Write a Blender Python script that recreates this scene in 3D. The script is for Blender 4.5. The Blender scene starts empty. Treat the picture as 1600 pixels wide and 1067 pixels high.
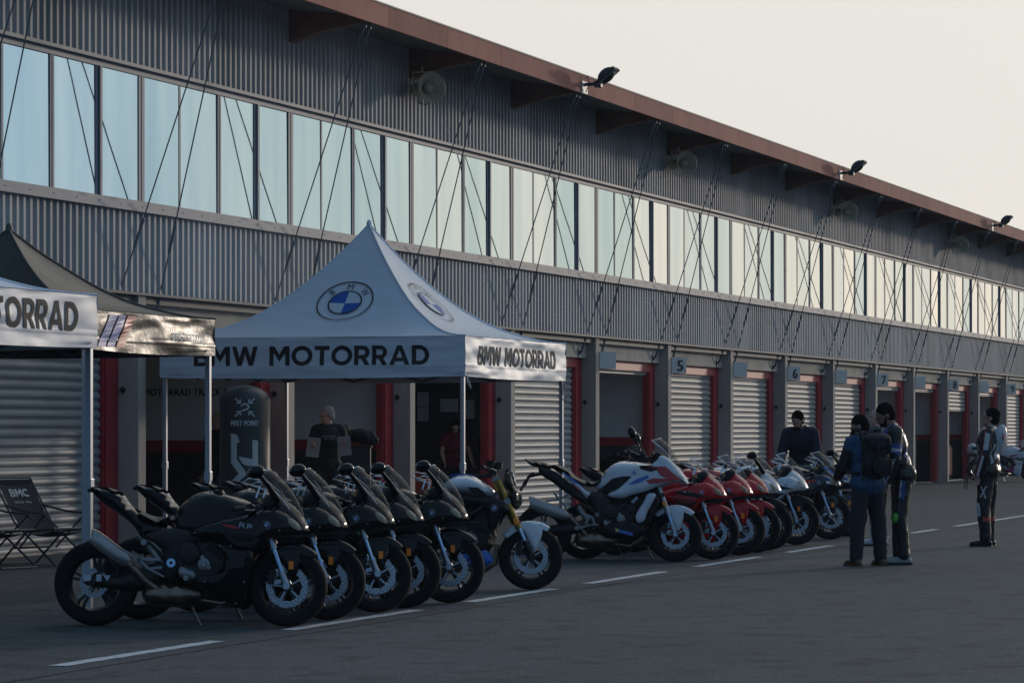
import bpy, bmesh, math, random
from mathutils import Vector, Matrix, noise
from mathutils.geometry import delaunay_2d_cdt
R = math.radians
random.seed(7)
S = bpy.context.scene
COL = S.collection
# ---------------- camera ----------------
TH = R(18.49); F = 5000.0; EYE = 1.5; HY = 670.0
cam = bpy.data.cameras.new('camera'); co = bpy.data.objects.new('camera', cam); COL.objects.link(co)
cam.sensor_width = 36; cam.lens = F/1600*36; cam.clip_end = 3000; cam.clip_start = .5
cam.shift_y = (HY-533.5)/1600
co.location = (0, 0, EYE)
co.rotation_euler = (R(90), 0, TH-R(90))
S.camera = co
cT, sT = math.cos(TH), math.sin(TH)
def at(px, z):            # world xy of the point seen at pixel column px, at depth z
    r = (px-800)/F*z
    return z*cT+r*sT, z*sT-r*cT
def G(px, py):            # ground point under a pixel
    return at(px, F*EYE/(py-HY))
# ---------------- light ----------------
SAZ, SEL = R(-17), R(7.2)
w = bpy.data.worlds.new('World'); S.world = w; w.use_nodes = True
nt = w.node_tree; bg = nt.nodes['Background']
sky = nt.nodes.new('ShaderNodeTexSky'); sky.sky_type = 'NISHITA'; sky.sun_disc = False
sky.sun_elevation = SEL; sky.sun_rotation = R(90)-SAZ
sky.air_density = 1.0; sky.dust_density = 1.6; sky.ozone_density = 2.5
# thin morning overcast veil: pale cream low towards the light, cooler overhead
tc = nt.nodes.new('ShaderNodeTexCoord'); nrm = nt.nodes.new('ShaderNodeVectorMath'); nrm.operation = 'NORMALIZE'
nt.links.new(tc.outputs['Generated'], nrm.inputs[0])
dot = nt.nodes.new('ShaderNodeVectorMath'); dot.operation = 'DOT_PRODUCT'
dot.inputs[1].default_value = (math.cos(SAZ), math.sin(SAZ), 0.1)
nt.links.new(nrm.outputs[0], dot.inputs[0])
cr = nt.nodes.new('ShaderNodeValToRGB'); nt.links.new(dot.outputs['Value'], cr.inputs[0])
e = cr.color_ramp.elements
e[0].position = 0.0; e[0].color = (.125, .235, .385, 1)
e[1].position = 1.0; e[1].color = (.98, .95, .88, 1)
e1 = e.new(.55); e1.color = (.285, .425, .58, 1)
e2 = e.new(.80); e2.color = (.94, .90, .84, 1)
VEIL = 6.0
sc = nt.nodes.new('ShaderNodeVectorMath'); sc.operation = 'SCALE'; sc.inputs['Scale'].default_value = VEIL
nt.links.new(cr.outputs[0], sc.inputs[0])
mx = nt.nodes.new('ShaderNodeMix'); mx.data_type = 'RGBA'; mx.inputs[0].default_value = .98
nt.links.new(sky.outputs[0], mx.inputs[6]); nt.links.new(sc.outputs[0], mx.inputs[7])
nt.links.new(mx.outputs[2], bg.inputs[0]); bg.inputs[1].default_value = .15
sl = bpy.data.lights.new('sun', 'SUN'); so = bpy.data.objects.new('sun', sl); COL.objects.link(so)
sl.energy = .8; sl.angle = R(3.2); sl.color = (1, .85, .70)
so.rotation_euler = Vector((math.cos(SAZ)*math.cos(SEL), math.sin(SAZ)*math.cos(SEL), math.sin(SEL))).to_track_quat('Z', 'Y').to_euler()
S.view_settings.view_transform = 'Standard'; S.view_settings.look = 'None'; S.view_settings.gamma = 1
S.view_settings.exposure = 0.0
S.render.engine = 'CYCLES'
# ---------------- materials ----------------
M = {}
def mat(name, col, rough=.5, metal=0, bump=0, bscale=40, var=0, vscale=6, spec=.5, coat=0, tr=0, stretch=None, ior=1.45, var2=0):
    m = bpy.data.materials.new(name); m.use_nodes = True; n = m.node_tree; b = n.nodes['Principled BSDF']
    b.inputs['Base Color'].default_value = (*col, 1); b.inputs['Roughness'].default_value = rough
    b.inputs['Metallic'].default_value = metal; b.inputs['Specular IOR Level'].default_value = spec
    b.inputs['Coat Weight'].default_value = coat; b.inputs['Coat Roughness'].default_value = .06
    b.inputs['Transmission Weight'].default_value = tr; b.inputs['IOR'].default_value = ior
    if bump or var:
        t = n.nodes.new('ShaderNodeTexCoord'); mp = n.nodes.new('ShaderNodeMapping')
        n.links.new(t.outputs['Object'], mp.inputs[0])
        if stretch: mp.inputs['Scale'].default_value = stretch
    if var:
        nz = n.nodes.new('ShaderNodeTexNoise'); nz.inputs['Scale'].default_value = vscale; nz.inputs['Detail'].default_value = 6
        nz.inputs['Roughness'].default_value = .62
        n.links.new(mp.outputs[0], nz.inputs[0])
        r = n.nodes.new('ShaderNodeValToRGB'); r.color_ramp.elements[0].position = .3; r.color_ramp.elements[1].position = .7
        r.color_ramp.elements[0].color = (*[c*(1-var) for c in col], 1); r.color_ramp.elements[1].color = (*[min(1, c*(1+var)) for c in col], 1)
        n.links.new(nz.outputs[0], r.inputs[0]); n.links.new(r.outputs[0], b.inputs['Base Color'])
    if bump:
        nb = n.nodes.new('ShaderNodeTexNoise'); nb.inputs['Scale'].default_value = bscale; nb.inputs['Detail'].default_value = 4
        n.links.new(mp.outputs[0], nb.inputs[0])
        bp = n.nodes.new('ShaderNodeBump'); bp.inputs['Strength'].default_value = bump; bp.inputs['Distance'].default_value = .02
        n.links.new(nb.outputs[0], bp.inputs['Height']); n.links.new(bp.outputs[0], b.inputs['Normal'])
    M[name] = m
    return m
# ---------------- helpers ----------------
def tag(o, label=None, cat=None, group=None, kind=None):
    if label: o['label'] = label
    if cat: o['category'] = cat
    if group: o['group'] = group
    if kind: o['kind'] = kind
    return o
def empty(name, loc=(0, 0, 0), rz=0, label=None, cat=None, group=None):
    o = bpy.data.objects.new(name, None); COL.objects.link(o); o.location = loc; o.rotation_euler = (0, 0, rz)
    o.empty_display_size = .2
    return tag(o, label, cat, group)
def kids(o, lst):
    return [c for c in lst if c.parent == o]
def copy_tree(o, parent=None):
    c = o.copy(); COL.objects.link(c); c.parent = parent
    for ch in list(o.children): copy_tree(ch, c)
    return c
class MB:
    def __init__(s): s.v = []; s.f = []; s.m = []; s.mi = 0; s.T = None
    def add(s, vs, fs):
        b = len(s.v)
        if s.T is not None: vs = [s.T @ Vector(v) for v in vs]
        s.v += [tuple(v) for v in vs]; s.f += [tuple(i+b for i in f) for f in fs]; s.m += [s.mi]*len(fs)
        return s
    def box(s, c, d, rot=None):
        x, y, z = d[0]/2, d[1]/2, d[2]/2
        vs = [Vector((i*x, j*y, k*z)) for i in (-1, 1) for j in (-1, 1) for k in (-1, 1)]
        if rot is not None: vs = [rot @ v for v in vs]
        vs = [v+Vector(c) for v in vs]
        return s.add(vs, [(0, 1, 3, 2), (4, 6, 7, 5), (0, 4, 5, 1), (2, 3, 7, 6), (0, 2, 6, 4), (1, 5, 7, 3)])
    def bx(s, x0, x1, y0, y1, z0, z1):
        return s.box(((x0+x1)/2, (y0+y1)/2, (z0+z1)/2), (x1-x0, y1-y0, z1-z0))
    def bar(s, p, q, wd, hg=None, up=(0, 0, 1)):
        p = Vector(p); q = Vector(q); d = (q-p); L = d.length; d.normalize(); hg = hg or wd
        u = Vector(up)
        if abs(d.dot(u)) > .98: u = Vector((0, 1, 0))
        a = d.cross(u).normalized(); b = a.cross(d)
        vs = []
        for e_ in (p, q):
            for i, j in ((-1, -1), (1, -1), (1, 1), (-1, 1)): vs.append(e_+a*i*wd/2+b*j*hg/2)
        return s.add(vs, [(0, 1, 2, 3), (7, 6, 5, 4), (0, 4, 5, 1), (1, 5, 6, 2), (2, 6, 7, 3), (3, 7, 4, 0)])
    def tube(s, pts, r, n=10, cap=True, closed=False):
        pts = [Vector(p) for p in pts]; k = len(pts)
        rs = list(r) if isinstance(r, (list, tuple)) else [r]*k
        vs = []; prev = None
        for i, p in enumerate(pts):
            if closed: d = pts[(i+1) % k]-pts[i-1]
            else: d = pts[min(i+1, k-1)]-pts[max(i-1, 0)]
            if d.length < 1e-9: d = Vector((0, 0, 1))
            d.normalize()
            if prev is None:
                u = Vector((0, 0, 1)) if abs(d.z) < .9 else Vector((1, 0, 0))
                a = d.cross(u).normalized()
            else:
                a = (prev-d*prev.dot(d)).normalized()
            prev = a; b = d.cross(a)
            for j in range(n):
                t = 2*math.pi*j/n; vs.append(p+(a*math.cos(t)+b*math.sin(t))*rs[i])
        fs = []
        for i in range(k if closed else k-1):
            i2 = (i+1) % k
            for j in range(n): fs.append((i*n+j, i*n+(j+1) % n, i2*n+(j+1) % n, i2*n+j))
        if cap and not closed: fs += [tuple(range(n))[::-1], tuple(range((k-1)*n, k*n))]
        return s.add(vs, fs)
    def lathe(s, prof, c=(0, 0, 0), axis='z', n=24, closed=False):  # prof: (radius, height)
        vs = []; k = len(prof)
        for r, h in prof:
            for j in range(n):
                t = 2*math.pi*j/n; a, b = r*math.cos(t), r*math.sin(t)
                v = {'z': (a, b, h), 'y': (a, h, -b), 'x': (h, a, b)}[axis]
                vs.append((v[0]+c[0], v[1]+c[1], v[2]+c[2]))
        fs = []
        for i in range(k if closed else k-1):
            i2 = (i+1) % k
            for j in range(n): fs.append((i*n+j, i*n+(j+1) % n, i2*n+(j+1) % n, i2*n+j))
        return s.add(vs, fs)
    def ell(s, c, r, n=12, m=8, rot=None):
        vs = []; 
        for i in range(m+1):
            ph = math.pi*i/m
            for j in range(n):
                t = 2*math.pi*j/n
                v = Vector((r[0]*math.sin(ph)*math.cos(t), r[1]*math.sin(ph)*math.sin(t), r[2]*math.cos(ph)))
                if rot is not None: v = rot @ v
                vs.append(v+Vector(c))
        fs = [(i*n+j, (i+1)*n+j, (i+1)*n+(j+1) % n, i*n+(j+1) % n) for i in range(m) for j in range(n)]
        return s.add(vs, fs)
    def prism(s, poly, a0, a1, plane='xz'):     # polygon in a plane, extruded along the third axis from a0 to a1
        n = len(poly)
        def P(u, v, a): return {'xz': (u, a, v), 'xy': (u, v, a), 'yz': (a, u, v)}[plane]
        vs = [P(u, v, a0) for u, v in poly]+[P(u, v, a1) for u, v in poly]
        fs = [tuple(range(n)), tuple(range(n, 2*n))[::-1]]+[(i, (i+1) % n, n+(i+1) % n, n+i) for i in range(n)]
        return s.add(vs, fs)
    def pillow(s, poly, yfn, grid=.03, edge=.05, side=0, y0=0, smooth=1):
        """closed cushion over a side-view outline; yfn(u,z,k) half width, k in 0..1 rises from the outline inwards.
        side 0: both halves; side +1/-1: one panel standing at y0"""
        pts = chaikin(poly, smooth); n = len(pts)
        xs = [p[0] for p in pts]; zs = [p[1] for p in pts]
        inn = []
        x = min(xs)+grid/2; row = 0
        while x < max(xs):
            z = min(zs)+grid/2*(1+row % 2)
            while z < max(zs):
                if inside(x, z, pts) and dist(x, z, pts) > grid*.45: inn.append((x, z))
                z += grid
            x += grid; row += 1
        allp = [Vector(p) for p in pts]+[Vector(p) for p in inn]
        r = delaunay_2d_cdt(allp, [(i, (i+1) % n) for i in range(n)], [], 1, 1e-6)
        V2, F2 = r[0], r[2]
        hs = []
        for v in V2:
            d = dist(v.x, v.y, pts); k = min(d/edge, 1)
            k = math.sqrt(max(0, 1-(1-k)**2)); hs.append((yfn(v.x, v.y)*k, d < 1e-5))
        if side == 0:
            vs = [(v.x, h, v.y) for v, (h, b) in zip(V2, hs)]+[(v.x, -h, v.y) for v, (h, b) in zip(V2, hs)]
            q = len(V2)
            mp = [i if hs[i][1] else q+i for i in range(q)]
            fs = [tuple(f) for f in F2]+[tuple(mp[i] for i in reversed(f)) for f in F2]
        else:
            yb = y0 if callable(y0) else (lambda a, b: y0)
            vs = [(v.x, side*(yb(v.x, v.y)+h), v.y) for v, (h, b) in zip(V2, hs)]+[(v.x, side*(yb(v.x, v.y)-.012), v.y) for v in V2]
            q = len(V2); fs = [tuple(f) for f in F2]+[tuple(q+i for i in reversed(f)) for f in F2]
            fs += [(i, (i+1) % n, q+(i+1) % n, q+i) for i in range(n)]
        return s.add(vs, fs)
    def build(s, name, m=None, parent=None, smooth=None, bevel=0):
        me = bpy.data.meshes.new(name); me.from_pydata(s.v, [], s.f)
        ms = m if isinstance(m, (list, tuple)) else [m]
        for k in ms:
            if k: me.materials.append(M[k] if isinstance(k, str) else k)
        if len(ms) > 1: me.polygons.foreach_set('material_index', s.m)
        bm = bmesh.new(); bm.from_mesh(me); bmesh.ops.recalc_face_normals(bm, faces=bm.faces)
        if bevel: bmesh.ops.bevel(bm, geom=bm.edges[:], offset=bevel, segments=2, affect='EDGES', profile=.7)
        if smooth:
            bmesh.ops.remove_doubles(bm, verts=bm.verts, dist=1e-5)
            for f in bm.faces: f.smooth = True
            for ed in bm.edges:
                if len(ed.link_faces) == 2 and ed.calc_face_angle(0) > R(smooth): ed.smooth = False
        bm.to_mesh(me); bm.free()
        o = bpy.data.objects.new(name, me); COL.objects.link(o); o.parent = parent
        return o
def chaikin(p, k):
    for _ in range(k):
        q = []
        for i in range(len(p)):
            a, b = p[i], p[(i+1) % len(p)]
            if len(a) > 2 or len(b) > 2: pass
            q.append((a[0]*.78+b[0]*.22, a[1]*.78+b[1]*.22)); q.append((a[0]*.22+b[0]*.78, a[1]*.22+b[1]*.78))
        p = q
    return p
def inside(x, y, p):
    c = False; j = len(p)-1
    for i in range(len(p)):
        if (p[i][1] > y) != (p[j][1] > y) and x < (p[j][0]-p[i][0])*(y-p[i][1])/(p[j][1]-p[i][1])+p[i][0]: c = not c
        j = i
    return c
def dist(x, y, p):
    m = 9e9; j = len(p)-1
    for i in range(len(p)):
        ax, ay = p[j]; bx_, by = p[i]; dx, dy = bx_-ax, by-ay; L = dx*dx+dy*dy
        t = 0 if L == 0 else max(0, min(1, ((x-ax)*dx+(y-ay)*dy)/L))
        d = (ax+t*dx-x)**2+(ay+t*dy-y)**2; m = min(m, d); j = i
    return math.sqrt(m)
_tx = {}
def text2d(s, bold=.0, res=2):
    """glyph outlines as triangles: (verts, faces) normalised to cap height 1, starting at x=0"""
    k = (s, bold)
    if k in _tx: return _tx[k]
    cu = bpy.data.curves.new('t', 'FONT'); cu.body = s; cu.offset = bold; cu.resolution_u = res; cu.space_character = 1.06
    o = bpy.data.objects.new('t', cu); COL.objects.link(o)
    dg = bpy.context.evaluated_depsgraph_get(); me = o.evaluated_get(dg).to_mesh()
    bm = bmesh.new(); bm.from_mesh(me); bmesh.ops.triangulate(bm, faces=bm.faces[:])
    bmesh.ops.subdivide_edges(bm, edges=[e_ for e_ in bm.edges if e_.calc_length() > .25], cuts=1, use_grid_fill=False)
    bmesh.ops.triangulate(bm, faces=bm.faces[:]); bm.verts.index_update()
    V = [(v.co.x, v.co.y) for v in bm.verts]; Fc = [tuple(v.index for v in f.verts) for f in bm.faces]
    bm.free(); o.evaluated_get(dg).to_mesh_clear(); bpy.data.objects.remove(o)
    x0 = min(v[0] for v in V); H = .73
    V = [((v[0]-x0)/H, v[1]/H) for v in V]
    _tx[k] = (V, Fc); return V, Fc
def put_text(mb, s, fn, h, width=None, bold=.02, lay=False):
    """map text to the surface fn(x,y); x centred, cap height h"""
    V, Fc = text2d(s, 0); wmax = max(v[0] for v in V)
    kx = (width/wmax) if width else h
    if bold > .025:      # heavy lettering: slightly offset layers, each a hair above the last
        n_ = 7
        for q in range(n_):
            dx, dy = ((0, 0), (-1, .3), (1, -.3), (1, .3), (-1, -.3), (-.5, 0), (.5, 0))[q]
            mb.add([fn((v[0]-wmax/2)*kx*.985+dx*bold*h*.9, v[1]*h-h/2+dy*bold*h*.9, .0004*q) if lay else fn((v[0]-wmax/2)*kx, v[1]*h-h/2) for v in V], Fc)
            if not lay: break
        return
    mb.add([fn((v[0]-wmax/2)*kx, v[1]*h-h/2) for v in V], Fc)
def roundel(mb, fn, r, n=32, ring=0, blue=1, white=2, letters=True):
    """ring emblem with a quartered blue and white centre; material slots ring/blue/white"""
    def sec(a0, a1, r0, r1, mi, m=8, lift=0):
        mb.mi = mi; vs = []; fs = []
        for i in range(m+1):
            t = a0+(a1-a0)*i/m
            for rr in (r0, r1): vs.append(fn(rr*math.cos(t), rr*math.sin(t), lift))
        for i in range(m): fs.append((2*i, 2*i+1, 2*i+3, 2*i+2))
        mb.add(vs, fs)
    sec(0, 2*math.pi, r*.95, r, ring, n, .001); sec(0, 2*math.pi, r*.55, r*.60, ring, n, .001)
    for q in range(4): sec(q*math.pi/2, (q+1)*math.pi/2, 0, r*.55, blue if q in (1, 3) else white, 8)
    if letters:
        mb.mi = ring
        for ch, a in (('B', 140), ('M', 90), ('W', 40)):
            V, Fc = text2d(ch, 0); wm = max(v[0] for v in V); hh = r*.24; a = R(a)
            vs = []
            for x, y in V:
                X = (x-wm/2)*hh; Y = y*hh-hh/2+r*.775; b = a-math.pi/2
                vs.append(fn(X*math.cos(b)-Y*math.sin(b), X*math.sin(b)+Y*math.cos(b), .001))
            mb.add(vs, Fc)
    mb.mi = 0
def poly(mb, pts, fn, g=.02):
    n = len(pts); xs = [p[0] for p in pts]; ys = [p[1] for p in pts]; inn = []
    x = min(xs)+g/2
    while x < max(xs):
        y = min(ys)+g/2
        while y < max(ys):
            if inside(x, y, pts) and dist(x, y, pts) > g*.3: inn.append((x, y))
            y += g
        x += g
    bp = []
    for i in range(n):
        a, b = Vector(pts[i]), Vector(pts[(i+1) % n]); k = max(1, int((b-a).length/g/1.5))
        bp += [a.lerp(b, j/k) for j in range(k)]
    r = delaunay_2d_cdt(bp+[Vector(p) for p in inn], [(i, (i+1) % len(bp)) for i in range(len(bp))], [], 1, 1e-6)
    mb.add([fn(v.x, v.y) for v in r[0]], [tuple(f) for f in r[2]])

def ring(cx, cy, rx, ry, t, a0=0, a1=360, n=14):
    A = [R(a0+(a1-a0)*i/n) for i in range(n+1)]
    return [[(cx+rx*math.cos(p), cy+ry*math.sin(p)), (cx+rx*math.cos(q), cy+ry*math.sin(q)), (cx+(rx-t)*math.cos(q), cy+(ry-t*.95)*math.sin(q)), (cx+(rx-t)*math.cos(p), cy+(ry-t*.95)*math.sin(p))] for p, q in zip(A[:-1], A[1:])]
def rc(x0, y0, x1, y1): return [(x0, y0), (x1, y0), (x1, y1), (x0, y1)]
def mir(w_, p): return [(w_-x, y) for x, y in p]
HEAVY = {   # heavy grotesque capitals drawn as polygons: (width, pieces)
 'T': (.76, [rc(0, .79, .76, 1), rc(.27, 0, .49, .79)]),
 'M': (1.04, [rc(0, 0, .22, 1), rc(.82, 0, 1.04, 1), [(.22, 1), (.22, .66), (.52, .20), (.52, .56), (.27, 1)], mir(1.04, [(.22, 1), (.22, .66), (.52, .20), (.52, .56), (.27, 1)])]),
 'W': (1.36, [[(0, 1), (.235, 1), (.50, 0), (.28, 0)], [(.39, .0), (.50, 0), (.79, 1), (.57, 1), (.355, .28)], [(.68, 1), (.79, 1), (1.005, .28), (.97, 0), (.86, 0), (.64, .8)], [(.86, 0), (1.08, 0), (1.36, 1), (1.125, 1)]]),
 'A': (1.02, [[(0, 0), (.235, 0), (.51, .78), (.51, 1), (.395, 1)], mir(1.02, [(0, 0), (.235, 0), (.51, .78), (.51, 1), (.395, 1)]), rc(.30, .19, .72, .37)]),
 'O': (1.08, ring(.54, .5, .54, .515, .22, n=28)),
 'D': (.88, [rc(0, 0, .22, 1), rc(.22, .79, .40, 1), rc(.22, 0, .40, .21)]+ring(.40, .5, .48, .5, .22, -90, 90)),
 'R': (.80, [rc(0, 0, .22, 1), rc(.22, .80, .46, 1), rc(.22, .33, .46, .52), [(.34, .33), (.58, .36), (.80, 0), (.54, 0)]]+ring(.44, .665, .33, .335, .21, -90, 90)),
 'B': (.78, [rc(0, 0, .22, 1), rc(.22, .81, .46, 1), rc(.22, .41, .48, .59), rc(.22, 0, .48, .19)]+ring(.45, .735, .28, .265, .20, -90, 90, 10)+ring(.47, .295, .31, .295, .20, -90, 90, 10)),
 'C': (.92, ring(.52, .5, .52, .515, .22, 45, 315, 20)), ' ': (.40, [])}
def heavy_text(mb, s, fn, h, width, word=None):
    wi = 0
    x = 0; W = sum(HEAVY[c][0]+.10 for c in s)-.10; kx = width/W; q = 0
    for c in s:
        w_, ps = HEAVY[c]; wi += c == ' '
        if word is not None and wi != word: ps = []
        for p in ps:
            q += 1
            poly(mb, [(x+a_, b_) for a_, b_ in p], lambda u, v, q=q: fn((u-W/2)*kx, v*h-h/2, .0003*(q % 5)), .13)
        x += w_+.10
# ---------------- setting materials ----------------
mat('cladding', (.41, .42, .43), .6, .0, spec=.22, var=.2, vscale=.8, stretch=(1, 1, .25), bump=.05, bscale=3)
mat('trim', (.15, .155, .16), .6, 0, spec=.2, var=.15, vscale=2)
mat('alu', (.23, .255, .30), .55, 0, spec=.25, var=.1, vscale=3)
mat('fascia', (.44, .19, .145), .8, 0, spec=.2, var=.14, vscale=1.2)
mat('soffit', (.18, .17, .165), .8, var=.2, vscale=2)
mat('rafter', (.22, .12, .09), .7, var=.2, vscale=3)
mat('concrete', (.42, .40, .36), .85, bump=.25, bscale=12, var=.22, vscale=1.6)
mat('concrete_fin', (.48, .42, .36), .85, bump=.25, bscale=10, var=.2, vscale=1.1, stretch=(1, 1, .4))
mat('red_paint', (.40, .03, .042), .5, var=.15, vscale=2.5)
mat('shutter', (.28, .30, .315), .55, .1, var=.16, vscale=1.2, stretch=(1, 1, 5))
mat('white_wall', (.74, .76, .78), .8, var=.08, vscale=1.5)
mat('dark_paint', (.03, .03, .034), .6, var=.3, vscale=2)
mat('floor_paint', (.10, .10, .105), .5)
mat('steel', (.18, .19, .2), .4, .7)
mat('cable', (.15, .165, .185), .6, .2)
mat('sign_grey', (.52, .54, .54), .5, var=.05)
mat('black', (.012, .012, .013), .6)
mat('black_gloss', (.01, .01, .011), .2)
mat('line_paint', (.55, .57, .58), .7, var=.25, vscale=9)
mat('horn', (.50, .46, .34), .5, var=.1)
mat('lamp_body', (.02, .022, .024), .5)
mat('lamp_glass', (.3, .35, .35), .1, .3)
def glass_pane():
    m = mat('window_glass', (.40, .62, .74), .03, 1.0)
    n = m.node_tree; b = n.nodes['Principled BSDF']
    t = n.nodes.new('ShaderNodeTexCoord'); mp = n.nodes.new('ShaderNodeMapping'); mp.inputs['Scale'].default_value = (1, 1, .12)
    n.links.new(t.outputs['Object'], mp.inputs[0])
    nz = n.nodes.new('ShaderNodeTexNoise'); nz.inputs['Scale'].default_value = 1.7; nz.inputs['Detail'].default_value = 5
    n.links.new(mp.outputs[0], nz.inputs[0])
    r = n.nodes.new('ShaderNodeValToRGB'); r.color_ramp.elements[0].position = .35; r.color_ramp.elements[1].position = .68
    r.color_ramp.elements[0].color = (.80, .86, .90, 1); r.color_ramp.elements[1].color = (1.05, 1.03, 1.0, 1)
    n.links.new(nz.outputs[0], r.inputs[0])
    oi = n.nodes.new('ShaderNodeObjectInfo')
    r2 = n.nodes.new('ShaderNodeValToRGB'); r2.color_ramp.elements[0].color = (.60, .74, .80, 1); r2.color_ramp.elements[1].color = (1.12, 1.03, 1.0, 1)
    n.links.new(oi.outputs['Random'], r2.inputs[0])
    mu = n.nodes.new('ShaderNodeMix'); mu.data_type = 'RGBA'; mu.blend_type = 'MULTIPLY'; mu.inputs[0].default_value = 1
    n.links.new(r.outputs[0], mu.inputs[6]); n.links.new(r2.outputs[0], mu.inputs[7])
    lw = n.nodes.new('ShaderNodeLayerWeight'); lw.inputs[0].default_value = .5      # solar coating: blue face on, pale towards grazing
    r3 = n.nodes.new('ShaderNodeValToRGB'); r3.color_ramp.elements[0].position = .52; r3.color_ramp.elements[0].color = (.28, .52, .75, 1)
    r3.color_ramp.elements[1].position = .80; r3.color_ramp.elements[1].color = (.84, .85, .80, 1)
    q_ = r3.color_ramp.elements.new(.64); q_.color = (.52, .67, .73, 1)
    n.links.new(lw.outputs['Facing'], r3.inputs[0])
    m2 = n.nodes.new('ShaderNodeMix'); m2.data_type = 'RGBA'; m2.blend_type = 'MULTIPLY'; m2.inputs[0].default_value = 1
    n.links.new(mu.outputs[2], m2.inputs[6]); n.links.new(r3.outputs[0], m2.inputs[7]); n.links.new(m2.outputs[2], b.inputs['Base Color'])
    nb = n.nodes.new('ShaderNodeTexNoise'); nb.inputs['Scale'].default_value = .9; n.links.new(t.outputs['Object'], nb.inputs[0])
    bp = n.nodes.new('ShaderNodeBump'); bp.inputs['Strength'].default_value = .02; bp.inputs['Distance'].default_value = .05
    n.links.new(nb.outputs[0], bp.inputs['Height']); n.links.new(bp.outputs[0], b.inputs['Normal'])
glass_pane()
def sheets(nm, w_, amt):      # long sheets differ a little from one to the next
    m = M[nm]; n = m.node_tree; b = n.nodes['Principled BSDF']; src = b.inputs['Base Color'].links[0].from_socket
    t = n.nodes.new('ShaderNodeTexCoord'); sx = n.nodes.new('ShaderNodeSeparateXYZ'); n.links.new(t.outputs['Object'], sx.inputs[0])
    d = n.nodes.new('ShaderNodeMath'); d.operation = 'DIVIDE'; d.inputs[1].default_value = w_; n.links.new(sx.outputs[0], d.inputs[0])
    f = n.nodes.new('ShaderNodeMath'); f.operation = 'FLOOR'; n.links.new(d.outputs[0], f.inputs[0])
    wn = n.nodes.new('ShaderNodeTexWhiteNoise'); wn.noise_dimensions = '1D'; n.links.new(f.outputs[0], wn.inputs['W'])
    r = n.nodes.new('ShaderNodeMapRange'); r.inputs[3].default_value = 1-amt; r.inputs[4].default_value = 1+amt; n.links.new(wn.outputs['Value'], r.inputs[0])
    mu = n.nodes.new('ShaderNodeVectorMath'); mu.operation = 'SCALE'; n.links.new(src, mu.inputs[0]); n.links.new(r.outputs[0], mu.inputs['Scale'])
    n.links.new(mu.outputs[0], b.inputs['Base Color'])
sheets('cladding', 1.02, .10)
def per_object(nm, amt):
    m = M[nm]; n = m.node_tree; b = n.nodes['Principled BSDF']; src = b.inputs['Base Color'].links[0].from_socket
    oi = n.nodes.new('ShaderNodeObjectInfo'); r = n.nodes.new('ShaderNodeMapRange'); r.inputs[3].default_value = 1-amt; r.inputs[4].default_value = 1+amt; n.links.new(oi.outputs['Random'], r.inputs[0])
    mu = n.nodes.new('ShaderNodeVectorMath'); mu.operation = 'SCALE'; n.links.new(src, mu.inputs[0]); n.links.new(r.outputs[0], mu.inputs['Scale'])
    n.links.new(mu.outputs[0], b.inputs['Base Color'])
for q in ('shutter', 'fascia', 'concrete_fin', 'concrete', 'red_paint'): per_object(q, .13)
def asphalt():
    m = mat('asphalt', (.06, .06, .062), .85)
    n = m.node_tree; b = n.nodes['Principled BSDF']; t = n.nodes.new('ShaderNodeTexCoord')
    def N(scale, det=5, st=None, rough=.6):
        z = n.nodes.new('ShaderNodeTexNoise'); z.inputs['Scale'].default_value = scale; z.inputs['Detail'].default_value = det; z.inputs['Roughness'].default_value = rough
        if st:
            mp = n.nodes.new('ShaderNodeMapping'); mp.inputs['Scale'].default_value = st; n.links.new(t.outputs['Object'], mp.inputs[0]); n.links.new(mp.outputs[0], z.inputs[0])
        else: n.links.new(t.outputs['Object'], z.inputs[0])
        return z
    def ramp(src, p0, c0, p1, c1):
        r = n.nodes.new('ShaderNodeValToRGB'); r.color_ramp.elements[0].position = p0; r.color_ramp.elements[1].position = p1
        r.color_ramp.elements[0].color = (*c0, 1); r.color_ramp.elements[1].color = (*c1, 1); n.links.new(src.outputs[0], r.inputs[0]); return r
    def mul(a, bb):
        mu = n.nodes.new('ShaderNodeMix'); mu.data_type = 'RGBA'; mu.blend_type = 'MULTIPLY'; mu.inputs[0].default_value = 1
        n.links.new(a, mu.inputs[6]); n.links.new(bb, mu.inputs[7]); return mu.outputs[2]
    big = ramp(N(.22, 6), .3, (.037, .047, .054), .7, (.058, .071, .079))
    fine = ramp(N(38, 4, rough=.85), .38, (.30, .30, .30), .66, (2.2, 2.2, 2.2))
    mid = ramp(N(6, 6), .3, (.78, .78, .78), .7, (1.18, 1.18, 1.18))
    streak = ramp(N(2.4, 5), .38, (.58, .58, .60), .47, (1.04, 1.04, 1.04))
    out = mul(mul(mul(big.outputs[0], fine.outputs[0]), mid.outputs[0]), streak.outputs[0])
    n.links.new(out, b.inputs['Base Color'])
    nb = N(90, 3, rough=.7); bp = n.nodes.new('ShaderNodeBump'); bp.inputs['Strength'].default_value = .5; bp.inputs['Distance'].default_value = .01
    n.links.new(nb.outputs[0], bp.inputs['Height']); n.links.new(bp.outputs[0], b.inputs['Normal'])
asphalt()
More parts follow.
